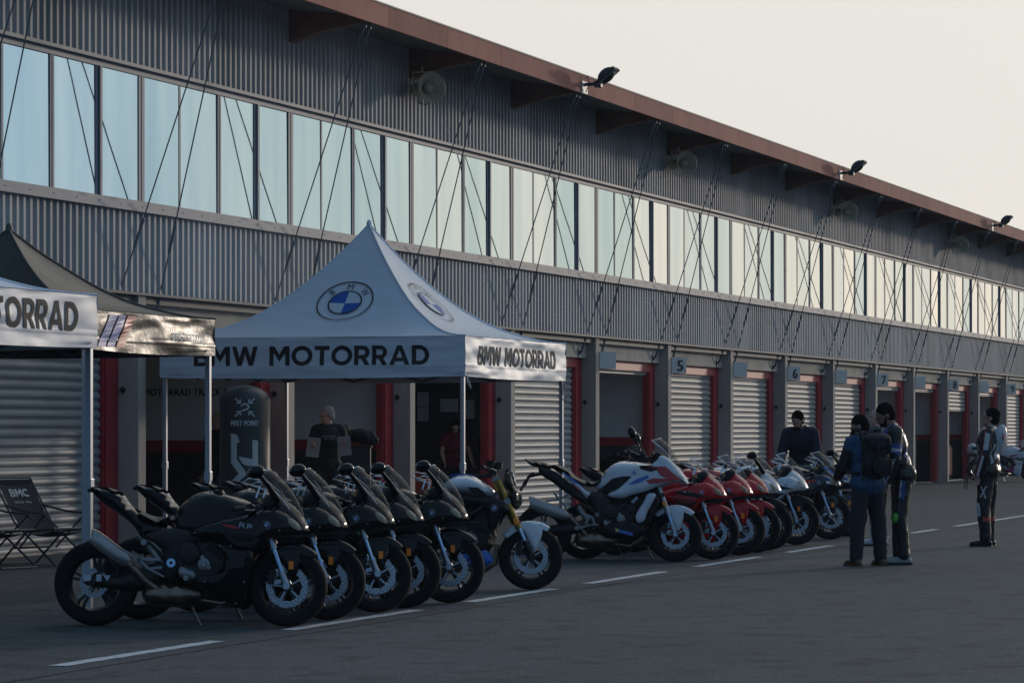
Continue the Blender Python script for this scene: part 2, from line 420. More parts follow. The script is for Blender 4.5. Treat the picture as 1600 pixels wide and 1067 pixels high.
# ---------------- building ----------------
D = 17.08; BAY = 4.88; S0 = 56.0
def SX(k): return S0+BAY*k        # centre of concrete fin k
K0, K1 = -6, 12
XA, XB = SX(K0)-.11, SX(K1)+.11
mb = MB(); mb.add([(-400, -600, 0), (2000, -600, 0), (2000, 600, 0), (-400, 600, 0)], [(0, 1, 2, 3)])
tag(mb.build('ground', 'asphalt'), kind='structure')
DASH = [(18.3, 20.8), (22.1, 24.9), (26.2, 28.6), (29.7, 32.4), (33.7, 36.5), (37.9, 40.3), (41.6, 43.8), (45.5, 47.35), (48.9, 55.5), (59, 62), (64, 67)]
for a, b_ in DASH:
    mb = MB(); n = 24; rr = random.Random(int(a*10))
    vs = []
    for i in range(n+1):
        x = a+(b_-a)*i/n; vs += [(x, 9.09+rr.uniform(-.008, .008), .004), (x, 9.215+rr.uniform(-.008, .008), .004)]
    mb.add(vs, [(2*i, 2*i+1, 2*i+3, 2*i+2) for i in range(n)])
    tag(mb.build('painted_line', 'line_paint'), kind='structure')
mb = MB(); rr = random.Random(3); vs = []; n = 300; x = 5.0
for i in range(n+1):
    x = 5+90*i/n; y = 8.86+.03*math.sin(x*.7)+rr.uniform(-.012, .012); h_ = rr.uniform(.006, .022); vs += [(x, y-h_, .003), (x, y+h_, .003)]
mb.add(vs, [(2*i, 2*i+1, 2*i+3, 2*i+2) for i in range(n)]); mat('joint', (.02, .02, .022), .9); tag(mb.build('pavement_joint', 'joint'), kind='structure')
B = empty('pit_building', (XA, D, 0), 0, 'long grey corrugated pit garage building with red roof edge and a band of upper windows', 'building')
B.location = (0, 0, 0)
def corrugated(x0, x1, z0, z1, y):
    P = .17; mb = MB(); vs = []; x = x0; zs = [z0, z1]
    prof = [(0, 0), (.058, 0), (.085, .045), (.143, .045), (.17, 0)]
    xs = []
    while x < x1:
        for a, d in prof[:-1]: xs.append((x+a, d))
        x += P
    xs.append((x, 0))
    for a, d in xs: vs += [(a, y+d, z0), (a, y+d, z1)]
    fs = [(2*i, 2*i+1, 2*i+3, 2*i+2) for i in range(len(xs)-1)]
    return mb.add(vs, fs)
corrugated(XA-.3, XB, 3.20, 4.20, D).build('lower_cladding', 'cladding', B)
corrugated(XA-.3, XB, 6.03, 7.34, D).build('upper_cladding', 'cladding', B)
mb = MB(); mb.bx(XA, XB, D-.05, D+.02, 3.165, 3.2); mb.bx(XA, XB, D+.05, D+.12, 3.07, 3.16)
mb.build('drip_trim', 'trim', B)
mb = MB(); mb.bx(XA, XB, D-.07, D+.3, 4.2, 4.235); mb.bx(XA, XB, D-.06, D-.005, 4.235, 4.29)
x = XA
while x < XB: mb.bx(x, x+.03, D-.066, D-.055, 4.26, 4.275); x += .61
mb.build('window_sill', 'alu', B)
mb = MB(); mb.bx(XA, XB, D-.055, D+.05, 5.985, 6.03); mb.build('head_trim', 'alu', B)
# backing wall, slab, roof
mb = MB(); mb.bx(XA, XB, D+.3, D+.4, 3.05, 7.3); mb.build('inner_wall', 'dark_paint', B)
mb = MB(); mb.bx(XA, XB, D+.25, D+9, 2.95, 3.05); mb.build('garage_ceiling', 'white_wall', B)
mb = MB(); mb.bx(XA, XB, D+9, D+9.2, 0, 7.3); mb.build('rear_wall', 'white_wall', B)
mb = MB(); mb.bx(XA, XB, D+.30, D+9, .002, .02); mb.build('garage_floor', 'floor_paint', B)
OH = 1.23
mb = MB()   # soffit / roof deck
mb.prism([(D-OH+.03, 7.20), (D-OH+.03, 7.32), (D+5, 8.0), (D+9.5, 7.6), (D+9.5, 7.5), (D+5, 7.88), (D, 7.33)], XA-.5, XB+.5, 'yz')
mb.build('roof', 'soffit', B)
FX = []
x = SX(-3)+.55
while x > XA-.5: x -= 2.45
x0f = x
while x0f < XB+.5:
    mb = MB(); mb.bx(x0f+.006, min(x0f+2.444, XB+.6), D-OH-.02, D-OH+.02, 7.10, 7.40); mb.build('fascia_panel', 'fascia', B); x0f += 2.45
mb = MB(); mb.bx(XA-.5, XB+.5, D-OH-.03, D-OH+.25, 7.402, 7.425); mb.build('roof_edge_cap', 'trim', B)
for k in range(K0, K1+1):
    X = SX(k)
    mb = MB(); mb.prism([(D+.0, 6.88), (D-.5, 7.02), (D-OH+.03, 7.13), (D-OH+.03, 7.22), (D, 7.33), (D+.05, 7.3), (D+.05, 6.88)], X-.09, X+.09, 'yz')
    mb.build('rafter', 'rafter', B)
    mb = MB(); mb.bx(X-.11, X+.11, D-.005, D+.5, 0, 3.166)
    o = mb.build('concrete_fin', 'concrete_fin', B, bevel=.008)
    # partition wall behind the fin
    mb = MB(); mb.bx(X-.10, X+.10, D+.5, D+9, 0, 2.95); pt = mb.build('partition_wall', 'white_wall', B)
    for sgn in (-1,):
        mb = MB(); mb.bx(X-.106, X-.1, D+.46, D+9, 1.17, 1.34); mb.build('red_stripe', 'red_paint', pt)
        mb = MB(); mb.bx(X-.105, X-.1, D+.46, D+9, 0, 1.17); mb.build('dark_dado', 'dark_paint', pt)
    if k < K1:
        a, b_ = X+.11, X+BAY-.11
        mb = MB(); mb.bx(a, b_, D+.17, D+.5, 2.79, 3.12); mb.build('concrete_beam', 'concrete', B, bevel=.006)
        mb = MB(); mb.bx(a, a+.35, D+.27, D+.42, 0, 2.62); mb.bx(b_-.35, b_, D+.27, D+.42, 0, 2.62); mb.bx(a, b_, D+.268, D+.422, 2.62, 2.79)
        mb.bx(a+.35, a+.39, D+.30, D+.40, 0, 2.62); mb.bx(b_-.39, b_-.35, D+.30, D+.40, 0, 2.62)
        mb.build('door_frame', 'red_paint', B)
        mb = MB(); mb.tube([(b_-.02, D+.2, 1.95), (b_-.02, D+.2, 2.03)], .02, 6); mb.bx(b_-.05, b_, D+.17, D+.23, 1.97, 2.01); mb.build('door_latch', 'black', B)
        z0 = {-6: 0, -5: 0, -1: 0, 1: 0, 2: 0, 3: 0, 4: 0, 5: 2.52, 6: 2.52, 7: 2.02, 8: 2.50, 9: 0, 10: 0, 11: 0}.get(k, 2.55)
        mb = MB(); xa, xb = a+.36, b_-.36; vs = []; z = z0; rows = []
        while z < 2.64:
            rows += [(z, .0), (z+.022, .022), (z+.045, .030), (z+.075, .026), (z+.098, .012), (z+.1, 0)]; z += .115
            rows += [(z-.004, 0)]
        rows = [r_ for r_ in rows if r_[0] < 2.66]
        for zz, d in rows: vs += [(xa, D+.36-d, zz+.01), (xb, D+.36-d, zz+.01)]
        mb.add(vs, [(2*i, 2*i+1, 2*i+3, 2*i+2) for i in range(len(rows)-1)])
        mb.bx(xa, xb, D+.34, D+.37, z0+.005, z0+.05)
        mb.build('roller_shutter', 'shutter', B, smooth=50)
        # windows: a frame per bay, four panes
        zb, zt = 4.29, 5.985; yw = D+.03
        mb = MB(); x_ = X-.04; pw = BAY/4
        mb.bx(x_, x_+BAY-.002, yw-.02, yw+.05, zb, zb+.055); mb.bx(x_, x_+BAY-.002, yw-.02, yw+.05, zt-.075, zt)
        for j in range(5):
            xx = x_+j*pw; wd = (.17, .05, .11, .13, .05)[j] if j < 4 else 0
            if j < 4: (mb.bx(xx, xx+wd, yw-.004-(.004 if j in (0, 2) else 0), yw+.045, zb+.055, zt-.075), mb.bx(xx+wd*.44, xx+wd*.56, yw-.014, yw, zb+.055, zt-.075) if j in (0, 2) else (mb.bx(xx+wd*.55, xx+wd, yw-.035, yw, zb+.055, zt-.075) if j == 3 else None))
        wf = mb.build('window', 'alu', B)
        for j in range(4):
            xx = x_+j*pw; wd = (.17, .05, .11, .13)[j]
            rr = random.Random(k*7+j); ty = rr.uniform(-.003, .003); tz = rr.uniform(0, .006)
            xa_, xb_ = xx+wd, xx+pw
            mb = MB()
            mb.add([(xa_, yw+.003-ty*.5, zb+.05), (xb_, yw+.003+ty*.5, zb+.05), (xb_, yw+.003+ty*.5+tz, zt-.07), (xa_, yw+.003-ty*.5+tz, zt-.07),
                    (xa_, yw+.02-ty, zb+.05), (xb_, yw+.02+ty, zb+.05), (xb_, yw+.02+ty+tz, zt-.07), (xa_, yw+.02-ty+tz, zt-.07)],
                   [(0, 1, 2, 3), (7, 6, 5, 4), (0, 4, 5, 1), (1, 5, 6, 2), (2, 6, 7, 3), (3, 7, 4, 0)])
            mb.build('pane', 'window_glass', wf)
    # stay cables
    for sg in (-1, 1):
        if (k == K0 and sg < 0) or (k == K1 and sg > 0): continue
        top = Vector((X+sg*.09, D-OH+.10, 7.08)); bot = Vector((X+sg*.62, D+.10, 2.93))
        mb = MB(); d = (bot-top)
        mb.tube([top, bot], .0095, 6)
        mb.tube([top+d*.0, top+d*.035], .026, 6); mb.bx(top.x-.02, top.x+.02, top.y-.03, top.y+.03, 7.04, 7.16)
        mb.tube([top+d*.72, top+d*.725, top+d*.75, top+d*.80, top+d*.81], [.012, .024, .017, .022, .012], 6)
        mb.tube([top+d*.95, bot], .02, 6)
        mb.tube([bot+Vector((0, .0, 0)), bot+Vector((0, .07, -.08))], .028, 6)
        mb.bx(bot.x-.035, bot.x+.035, D+.15, D+.17, 2.80, 2.96)
        mb.build('stay_cable', 'cable', B)
# number boxes beside the fins (set diagonally)
SIGNS = {0: 'blank square plate over the open garage behind the white and blue motorcycle', 1: 'square plate with the number 5, nearest of the numbered plates', 2: 'blank square plate above the red and white sports motorcycles',
         3: 'square plate with the number 6 over the second closed shutter right of number 5', 4: 'blank square plate over the closed shutter left of the man with the backpack', 5: 'square plate with the number 7 above the bald man',
         6: 'blank square plate over the dark open garage holding the tall cabinet', 7: 'square plate with the number 8 over the half lowered shutter', 8: 'blank square plate straight above the lone man in racing leathers', 9: 'square plate with the number 9, farthest to the right'}
def number_sign(k, txt):
    lab = SIGNS[k]
    rt = empty('number_sign', (SX(k)+.11, D+.0, 2.76), R(-28), lab, 'sign', 'square plates over the garage doors')
    mb = MB(); mb.bx(.0, .42, -.02, .06, -.16, .16); mb.build('plate', 'sign_grey', rt, bevel=.006)
    mb = MB(); mb.bx(.05, .36, .06, .16, -.03, .03); mb.build('bracket', 'steel', rt)
    if txt:
        mb = MB(); put_text(mb, txt, lambda x, y, l=0: (.24+x, -.023-l, y), .22, .16, .06, True); mb.build('numeral', 'black', rt)
for k, t in ((0, ''), (1, '5'), (2, ''), (3, '6'), (4, ''), (5, '7'), (6, ''), (7, '8'), (8, ''), (9, '9')): number_sign(k, t)
# horn loudspeakers and floodlights
def horn(k, lab):
    rt = empty('horn_loudspeaker', (SX(k)-.30, D-.34, 6.70), R(-128), lab, 'loudspeaker', 'horn loudspeakers under the eaves')
    mb = MB()   # axis = local x
    mb.lathe([(.0, -.32), (.09, -.32), (.095, -.30), (.095, -.17), (.06, -.15), (.065, -.08), (.11, -.0), (.19, .1), (.235, .15), (.245, .16), (.235, .165), (.18, .11), (.09, .01), (.05, -.03), (0, -.03)], axis='x', n=32)
    mb.build('bell', 'horn', rt, smooth=40)
    mb = MB(); mb.lathe([(.0, .13), (.03, .125), (.06, .10), (.075, .06), (.06, .02), (0, 0)], axis='x', n=20); mb.build('driver_cone', 'horn', rt, smooth=60)
    mb = MB(); mb.tube([(-.12, -.16, -.02), (-.12, -.17, .24), (-.12, 0, .26), (-.12, .17, .24), (-.12, .16, -.02)], .013, 6)
    mb.tube([(-.12, 0, .26), (-.12, .0, .34)], .02, 6)
    mb.build('yoke', 'horn', rt)
    mb = MB(); mb.tube([(-.3, .05, -.05), (-.36, .1, -.2), (-.28, .18, -.22), (-.25, .25, -.05)], .008, 5); mb.build('lead', 'black', rt)
horn(-2, 'beige horn loudspeaker nearest the camera, left of the first floodlight'); horn(1, 'second beige horn loudspeaker from the left, right of the first floodlight')
horn(4, 'small horn loudspeaker just below and right of the second floodlight'); horn(7, 'farthest small horn loudspeaker, below the third floodlight')
def flood(k, lab):
    rt = empty('floodlight', (SX(k)+.02, D-OH-.03, 7.2), 0, lab, 'floodlight', 'floodlights on the red roof edge')
    mb = MB(); mb.bx(-.16, .14, -.01, .01, -.1, .1); mb.build('mount_plate', 'sign_grey', rt)
    mb = MB(); mb.tube([(0, 0, .05), (0, -.2, .06)], .03, 8); mb.bx(-.06, .06, -.3, -.18, -.0, .1); mb.tube([(-.02, -.01, .14), (-.02, -.05, .2), (0, -.08, .06), (-.03, -.03, -.08)], .008, 5); mb.build('arm', 'lamp_body', rt)
    T = Matrix.Translation((.0, -.5, .2)) @ Matrix.Rotation(R(38), 4, 'X')
    T = Matrix.Translation((.02, -.36, .16)) @ Matrix.Rotation(R(-40), 4, 'X') @ Matrix.Scale(.66, 4)
    mb = MB(); mb.T = T; mb.bx(-.26, .26, -.36, .32, -.05, .03)
    mb.T = T @ Matrix.Rotation(R(0), 4, 'Z')
    mb.ell((0, -.05, .03), (.22, .26, .17), 14, 8)
    mb.build('housing', 'lamp_body', rt, smooth=40)
    mb = MB(); mb.T = T; mb.bx(-.22, .22, -.34, .28, -.064, -.052); mb.build('glass', 'lamp_glass', rt)
flood(-1, 'largest floodlight on the red roof edge, nearest the camera'); flood(3, 'middle floodlight of the three on the roof edge'); flood(7, 'farthest floodlight at the right end of the roof edge')
# ---------------- tents ----------------
mat('tent_white', (.68, .73, .80), .42, var=.06, vscale=2, bump=.5, bscale=2.2, stretch=(1, 1, 3.0), spec=.6)
mat('tent_satin', (.62, .67, .74), .5, var=.05, vscale=2, bump=.16, bscale=2.6, stretch=(.8, .8, 4.5), spec=.9)
mat('tent_dark', (.05, .045, .038), .38, bump=.55, bscale=4.5, stretch=(1, 1, 1.6), spec=.8)
mat('print_white', (.85, .87, .9), .6)
mat('tent_under', (.30, .29, .27), .7)
mat('ink', (.018, .018, .02), .45)
mat('ink_grey', (.075, .07, .065), .7, spec=.2)  # greyer print, used on the valances along the lane
mat('logo_blue', (.02, .11, .46), .45)
mat('logo_white', (.62, .67, .74), .4)
mat('logo_red', (.45, .05, .05), .4)
mat('pole', (.42, .45, .50), .32, .6)
mat('rope', (.5, .5, .48), .8)
def wr(a, z, seed, amp=.014):
    return amp*noise.noise(Vector((a*1.1+seed*9, z*5.5, seed)))*2+amp*.5*noise.noise(Vector((a*3.1, z*9+seed, seed*2)))*2
def tent(x0, x1, y0, y1, zb, zt, zp, mroof, mval, label, pw=2.0, poles=((0, 0), (1, 0), (0, 1), (1, 1)), seed=1, band=.17, satin=None):
    """square pop-up tent: concave peaked roof, four hanging sides, legs, folding truss"""
    cx, cy = (x0+x1)/2, (y0+y1)/2; hx, hy = (x1-x0)/2, (y1-y0)/2
    rt = empty('pop_up_tent', (cx, cy, 0), 0, label, 'tent', 'pop up tents in front of the garages')
    def roofp(u, v, off=0):      # u,v in -1..1
        t = max(abs(u), abs(v)); dg = min(abs(u), abs(v))/(t+1e-6)
        z = zt+(zp-zt)*(1-t)**pw
        sag = .13*(1-dg**2)*math.sin(math.pi*min(1, t*1.0))*(t**.5)
        z -= sag*.8
        z += .010*noise.noise(Vector((u*3+seed, v*3, seed)))*(1-t)*2*t*4
        nx = (abs(u) >= abs(v))
        return (u*hx+(off*(1 if u > 0 else -1) if nx else 0), v*hy+(off*(1 if v > 0 else -1) if not nx else 0), z+off*.8)
    n = 30; m = 32; mb = MB()
    for q in range(4):
        vs = []
        for i in range(n+1):
            t = (i/n)**1.2
            for j in range(m+1):
                s_ = -1+2*j/m; u, v = ((t, s_*t), (-s_*t, t), (-t, -s_*t), (s_*t, -t))[q]; vs.append(roofp(u, v))
        mb.add(vs, [(i*(m+1)+j, (i+1)*(m+1)+j, (i+1)*(m+1)+j+1, i*(m+1)+j+1) for i in range(n) for j in range(m)])
    rf = mb.build('canopy', mroof, rt, smooth=22)
    mb = MB()
    for sx_ in (-1, 1):
        for sy_ in (-1, 1): mb.tube([roofp(sx_*t/14, sy_*t/14, .004) for t in range(0, 15)], .012, 5)
    mb.ell((0, 0, zp+.0), (.035, .035, .06)); mb.build('ridge_seam', mroof, rf)
    # hanging sides: 0:-x 1:+x 2:-y 3:+y ; a runs along the side (left to right as seen from outside)
    def sidep(k, a, z, off=0):
        q = wr(a, z, seed+k)*(1 if z < zt-.02 else .2)*(1-abs(a)/({0: hy, 1: hy, 2: hx, 3: hx}[k]+.01))**.25+off
        # fabric droops a little between the legs
        L = {0: hy, 1: hy, 2: hx, 3: hx}[k]
        z = z+.02*(abs(a)/L)**2 if z < zb+.05 else z
        return {0: (-hx-q, -a, z), 1: (hx+q, a, z), 2: (a, -hy-q, z), 3: (-a, hy+q, z)}[k]
    rows = 26
    for k in range(4):
        L = hy if k < 2 else hx; mb = MB(); m = 76; vs = []
        for i in range(m+1):
            for j in range(rows+1):
                a = -L+2*L*i/m; z = zb+(zt-.005-zb)*j/rows
                vs.append(sidep(k, a, z, .006 if j in (8,) else 0))
        mb.add(vs, [(i*(rows+1)+j, (i+1)*(rows+1)+j, (i+1)*(rows+1)+j+1, i*(rows+1)+j+1) for i in range(m) for j in range(rows)])
        mb.build('valance', (satin if (satin and k == 2) else mval), rt, smooth=70)
    pr = .024
    for a, b in poles:
        X, Y = (-1 if a == 0 else 1)*(hx-.05), (-1 if b == 0 else 1)*(hy-.05)
        mb = MB(); mb.bx(X-pr, X+pr, Y-pr, Y+pr, .02, zb+.35); mb.bx(X-pr-.008, X+pr+.008, Y-pr-.008, Y+pr+.008, 1.0, 1.09)
        mb.bx(X-.06, X+.06, Y-.06, Y+.06, 0, .02)
        mb.build('leg', 'pole', rt, bevel=.003)
    mb = MB(); z1, z2 = zb+.30, zb+.02
    for k in range(4):
        P = {0: ((-hx+.05, -hy+.05), (-hx+.05, hy-.05)), 1: ((hx-.05, -hy+.05), (hx-.05, hy-.05)), 2: ((-hx+.05, -hy+.05), (hx-.05, -hy+.05)), 3: ((-hx+.05, hy-.05), (hx-.05, hy-.05))}[k]
        a, b = Vector((*P[0], 0)), Vector((*P[1], 0))
        for q in range(4):
            p, r = a.lerp(b, q/4), a.lerp(b, (q+1)/4)
            mb.bar((p.x, p.y, z1), (r.x, r.y, z2), .02, .03); mb.bar((p.x, p.y, z2), (r.x, r.y, z1), .02, .03)
    for a in (-1, 1):
        mb.bar((a*(hx-.05), 0, z1), (0, 0, z1+.25), .025, .03); mb.bar((0, a*(hy-.05), z1), (0, 0, z1+.25), .025, .03)
    mb.tube([(0, 0, z1+.2), (0, 0, zp-.02)], .022, 8)
    mb.build('folding_truss', 'trim', rt)
    return rt, roofp, sidep, rf, (hx, hy)
s4 = 4.05
nx_, ny_ = at(727, 38.75)
rt, roofp, sidep, rf, hh = tent(nx_, nx_+s4, ny_, ny_+s4, 2.12, 2.63, 4.14, 'tent_white', 'tent_white',
   'white pop up tent with round emblems on its roof, right of the black inflatable column', seed=3, satin='tent_satin')
for k in (0, 2):
    L = 2.02; mb = MB()
    def fn(x, y, l=0, k=k):       # on roof side k, centred at v
        v = .84-y*.72; a = x
        u_, w_ = (-v/L, -a/L) if k == 0 else (a/L, -v/L)
        return roofp(u_, w_, .012+l*3)
    roundel(mb, fn, .375); mb.build('emblem', ('ink', 'logo_blue', 'logo_white'), rf)
    mb = MB(); W = 3.12
    for wd_ in (0, 1):
        mb = MB(); heavy_text(mb, 'BMW MOTORRAD', lambda x, y, l=0, k=k: sidep(k, x+(.0 if not k else .02), 2.40+y, .005+l), .24, W, wd_)
        mb.build('lettering', 'ink' if k == 0 else 'ink_grey', rt)
mb = MB()
for q in range(2):
    mb.tube([(2.0+.02*q, -2.0, 2.15), (2.03, -2.02, 2.0-.05*q), (2.0, -2.03, 1.93), (2.06+.02*q, -2.0, 1.86)], .008, 5)
mb.tube([(-2.03, -2.05, 2.14), (-2.09, -2.08, 2.05), (-2.03, -2.1, 1.99), (-1.96, -2.06, 2.05), (-1.99, -2.03, 2.15)], .008, 5)
mb.tube([(2.04+.03*math.cos(t), -2.03, 2.52+.04*math.sin(t)) for t in [i*.8 for i in range(8)]], .006, 5, closed=True)
mb.build('tie_cord', 'rope', rt)
# left white tent: only its right part is in the picture
cx_, cy_ = at(152, 26.4)
rtl, roofl, sidel, rfl, hl = tent(cx_-4.05, cx_, cy_, cy_+3.6, 2.15, 2.60, 3.75, 'tent_white', 'tent_satin',
   'white pop up tent cut off by the left edge of the picture', seed=5)
for wd_ in (0, 1):
    mb = MB(); heavy_text(mb, 'BMW MOTORRAD', lambda x, y, l=0: sidel(2, x+.10, 2.41+y, .005+l), .24, 3.12, wd_); mb.build('lettering', 'ink_grey', rtl)
mb = MB()
def fnl(x, y, l=0): v = .84-y*.72; return roofl(x/2.02, -v/1.8, .012+l*3)
roundel(mb, fnl, .375); mb.build('emblem', ('ink', 'logo_blue', 'logo_white'), rfl)
# dark glossy tent between them
cx_, cy_ = at(336, 31.0)
rtd, roofd, sided, rfd, hd = tent(cx_-2.78, cx_, cy_, cy_+3.0, 2.19, 2.56, 3.38, 'tent_dark', 'tent_dark',
   'glossy black pop up tent between the two white tents', seed=8, pw=1.9)
mb = MB(); put_text(mb, 'bmc-moto.com', lambda x, y: sided(2, x+.78, 2.39+y, .009), .12, .84, .02); mb.build('lettering', 'print_white', rtd)
for i, m in enumerate(('logo_blue', 'logo_blue', 'logo_red')):
    mb = MB(); 
    vs = []; x0 = -1.22+i*.2
    for r in range(9):
        z = 2.24+.29*r/8; sl_ = (z-2.24)*.9
        vs += [sided(2, x0+sl_, z, .008), sided(2, x0+sl_+.16, z, .008)]
    mb.add(vs, [(2*r, 2*r+1, 2*r+3, 2*r+2) for r in range(8)]); mb.build('stripe', m, rtd)
# ---------------- inflatable column ----------------
mat('inflatable', (.028, .029, .032), .38, bump=.25, bscale=5, spec=.7)
px_, py_ = at(382.5, 38)
rt = empty('inflatable_column', (px_, py_, 0), 0, 'tall black inflatable column with pale arrows and the words MEET POINT', 'inflatable column')
mb = MB(); Rr = .30; prof = [(.27, 0), (.30, .06)]+[(Rr, .06+i*.15) for i in range(1, 12)]
prof += [(Rr*math.cos(t), 1.84+.18*math.sin(t)) for t in [R(a) for a in range(0, 90, 9)]]+[(0.001, 2.02)]
mb.lathe(prof, n=48)
for i, v in enumerate(mb.v):
    q = 1+.012*noise.noise(Vector((math.atan2(v[1], v[0])*4, v[2]*2.5, 3)))+(.006*math.sin(math.atan2(v[1], v[0])*24) if v[2] > 1.68 else 0)
    mb.v[i] = (v[0]*q, v[1]*q, v[2])
mb.build('skin', 'inflatable', rt, smooth=70)
fa = math.atan2(-py_, -px_)
def colp(x, y, l=0):
    a = fa+x/Rr; r = Rr*1.012+l+.003; return (r*math.cos(a), r*math.sin(a), y)
mb = MB(); put_text(mb, 'MEET POINT', lambda x, y, l=0: colp(x, 1.57+y, l), .062, .335, .05, True); mb.build('lettering', 'sign_grey', rt)
mb = MB()
def strip(mb, pts, w_, fn, n=6):
    for (a, b) in zip(pts[:-1], pts[1:]):
        a = Vector(a); b = Vector(b); d = (b-a); L = d.length; d.normalize(); pn = Vector((-d.y, d.x))*w_/2
        vs = []
        for i in range(n+1):
            p = a-d*w_*.25+(d*(L+w_*.5))*i/n; vs += [fn(p.x+pn.x, p.y+pn.y), fn(p.x-pn.x, p.y-pn.y)]
        mb.add(vs, [(2*i, 2*i+1, 2*i+3, 2*i+2) for i in range(n)])
cz = 1.755
for sx_ in (-1, 1):
    for sz_ in (-1, 1):
        a = (sx_*.115, cz+sz_*.105); b = (sx_*.05, cz+sz_*.05)
        strip(mb, [a, b], .016, colp); strip(mb, [(b[0]+sx_*.045, b[1]), b, (b[0], b[1]+sz_*.042)], .014, colp)
strip(mb, [(-.04, cz+.018), (-.01, cz+.04), (.03, cz+.035), (.045, cz+.005), (.03, cz-.02), (-.005, cz-.03), (-.035, cz-.042)], .02, colp)
mb.build('arrow_sign', 'sign_grey', rt)
mb = MB()
def pq(z):   # photo pixels of the column front -> metres on it
    return [((a-630)/4.1/131.6, 2.02-(b-85)/4.1/131.6) for a, b in z]
poly(mb, pq([(540, 393), (583, 404), (597, 452), (580, 452), (580, 558), (637, 640), (637, 660), (600, 690), (620, 760), (540, 760), (540, 700), (592, 650), (540, 580)]), colp)
poly(mb, pq([(678, 434), (716, 440), (716, 600), (650, 600), (618, 590), (590, 540), (678, 556)]), colp)
mb.build('letter_mark', 'sign_grey', rt)
# ---------------- folding chairs ----------------
mat('chair_fabric', (.022, .022, .025), .75)
mat('chair_tube', (.10, .105, .115), .35, .7)
def chair(px, z, rz, label, text):
    X, Y = at(px, z)
    rt = empty('folding_chair', (X, Y, 0), rz, label, 'chair', 'black folding chairs by the left shutter')
    mb = MB(); prof = [(-.62, .93), (-.50, .75), (-.36, .56), (-.22, .42), (-.05, .35), (.15, .36), (.30, .40)]; vs = []; n = 8
    for j in range(n+1):
        y = -.24+.48*j/n
        for x, z_ in prof: vs.append((x, y, z_-.03*(1-(y/.24)**2)))
    m = len(prof); mb.add(vs, [(j*m+i, (j+1)*m+i, (j+1)*m+i+1, j*m+i+1) for j in range(n) for i in range(m-1)])
    mb.bx(-.66, -.60, -.24, .24, .84, .94)
    f = mb.build('sling', 'chair_fabric', rt, smooth=60)
    mb = MB()
    for s in (-1, 1):
        y = s*.265
        mb.tube([(-.66, y, .96), (-.30, y, .48), (.38, y, .02)], .013, 7)
        mb.tube([(.34, y, .42), (-.1, y, .38), (-.55, y, .02)], .013, 7)
        mb.tube([(-.45, y, .66), (-.1, y*1.1, .60), (.22, y*1.1, .58), (.30, y*1.1, .52)], .012, 7)
        mb.tube([(.22, y*1.1, .57), (-.22, y, .20)], .011, 7)
    for p in ((-.66, .96), (.34, .42), (.38, .02), (-.55, .02), (-.3, .2)): mb.tube([(p[0], -.265, p[1]), (p[0], .265, p[1])], .012, 7)
    mb.build('frame', 'chair_tube', rt, smooth=50)
    if text:
        d = Vector((-.12, 0, .18)).normalized()
        mb = MB(); b0 = Vector((-.555, 0, .80))
        def fb(x, y, l=0): p = b0+d*y; return (p.x+.028*.83, x, p.z+.028*.55-.02)
        heavy_text(mb, 'BMC', fb, .10, .27); b0 = Vector((-.487, 0, .70)); put_text(mb, 'SINCE 1966', fb, .028, .24, .01)
        mb.build('lettering', 'sign_grey', rt)
chair(80, 35.0, R(-112), 'black folding sling chair with pale letters on its back', True)
chair(-10, 34.4, R(-108), 'black folding sling chair cut off by the left edge of the picture', False)
# ---------------- motorcycles ----------------
mat('tyre', (.010, .010, .011), .8, spec=.25, bump=.15, bscale=60)
mat('rim', (.018, .019, .021), .35, .3)
mat('disc', (.34, .37, .42), .38, .8, var=.1, vscale=30)
mat('hole', (.02, .02, .02), .8)
mat('paint_black', (.003, .0035, .005), .09, coat=.15, spec=.28)
mat('paint_red', (.46, .006, .014), .2, coat=.4, spec=.3)
mat('paint_white', (.60, .64, .70), .25, coat=.7)
mat('paint_blue', (.02, .12, .50), .28, coat=.6)
mat('paint_m', (.01, .011, .015), .16, coat=.5)
mat('plastic', (.009, .0095, .011), .5, spec=.35)
mat('plastic_dark', (.008, .008, .009), .65)
mat('seat_vinyl', (.014, .014, .016), .55, bump=.15, bscale=150)
mat('engine_black', (.015, .015, .016), .42, .2)
mat('engine_metal', (.26, .26, .27), .4, .75)
mat('titanium', (.20, .155, .12), .3, .9, var=.35, vscale=7)
mat('muffler_steel', (.34, .32, .31), .28, .85, var=.15, vscale=8)
mat('fork_silver', (.32, .36, .42), .28, .8)
mat('fork_gold', (.30, .20, .05), .35, .8)
mat('chrome_sky_blue', (.30, .46, .66), .15, .9)  # fork sliders: sky reflection put into the base colour; pivot caps are blue
mat('reflector', (1.0, .24, .0), .3)
mat('lens', (.36, .30, .20), .15, .1, coat=.6)
mat('mirror_face', (.5, .55, .6), .08, 1)
mat('clear_plastic', (.25, .28, .30), .03, tr=.0, spec=.8)
mat('smoke_plastic', (.012, .014, .016), .03, spec=.8)
mat('edge_light', (.75, .82, .88), .15, .5)  # pale colour stands for the glint along screen rims; winglets share it
mat('bronze', (.32, .22, .13), .3, .8)
mat('badge_pale', (.45, .5, .56), .4)
mat('green_tag', (.12, .45, .06), .5)
mat('plate_yellow', (.6, .5, .05), .5)
for nm, alpha in (('clear_plastic', .16), ('smoke_plastic', .36)):
    M[nm].node_tree.nodes['Principled BSDF'].inputs['Alpha'].default_value = alpha
def clamp(x, a=0, b=1): return max(a, min(b, x))
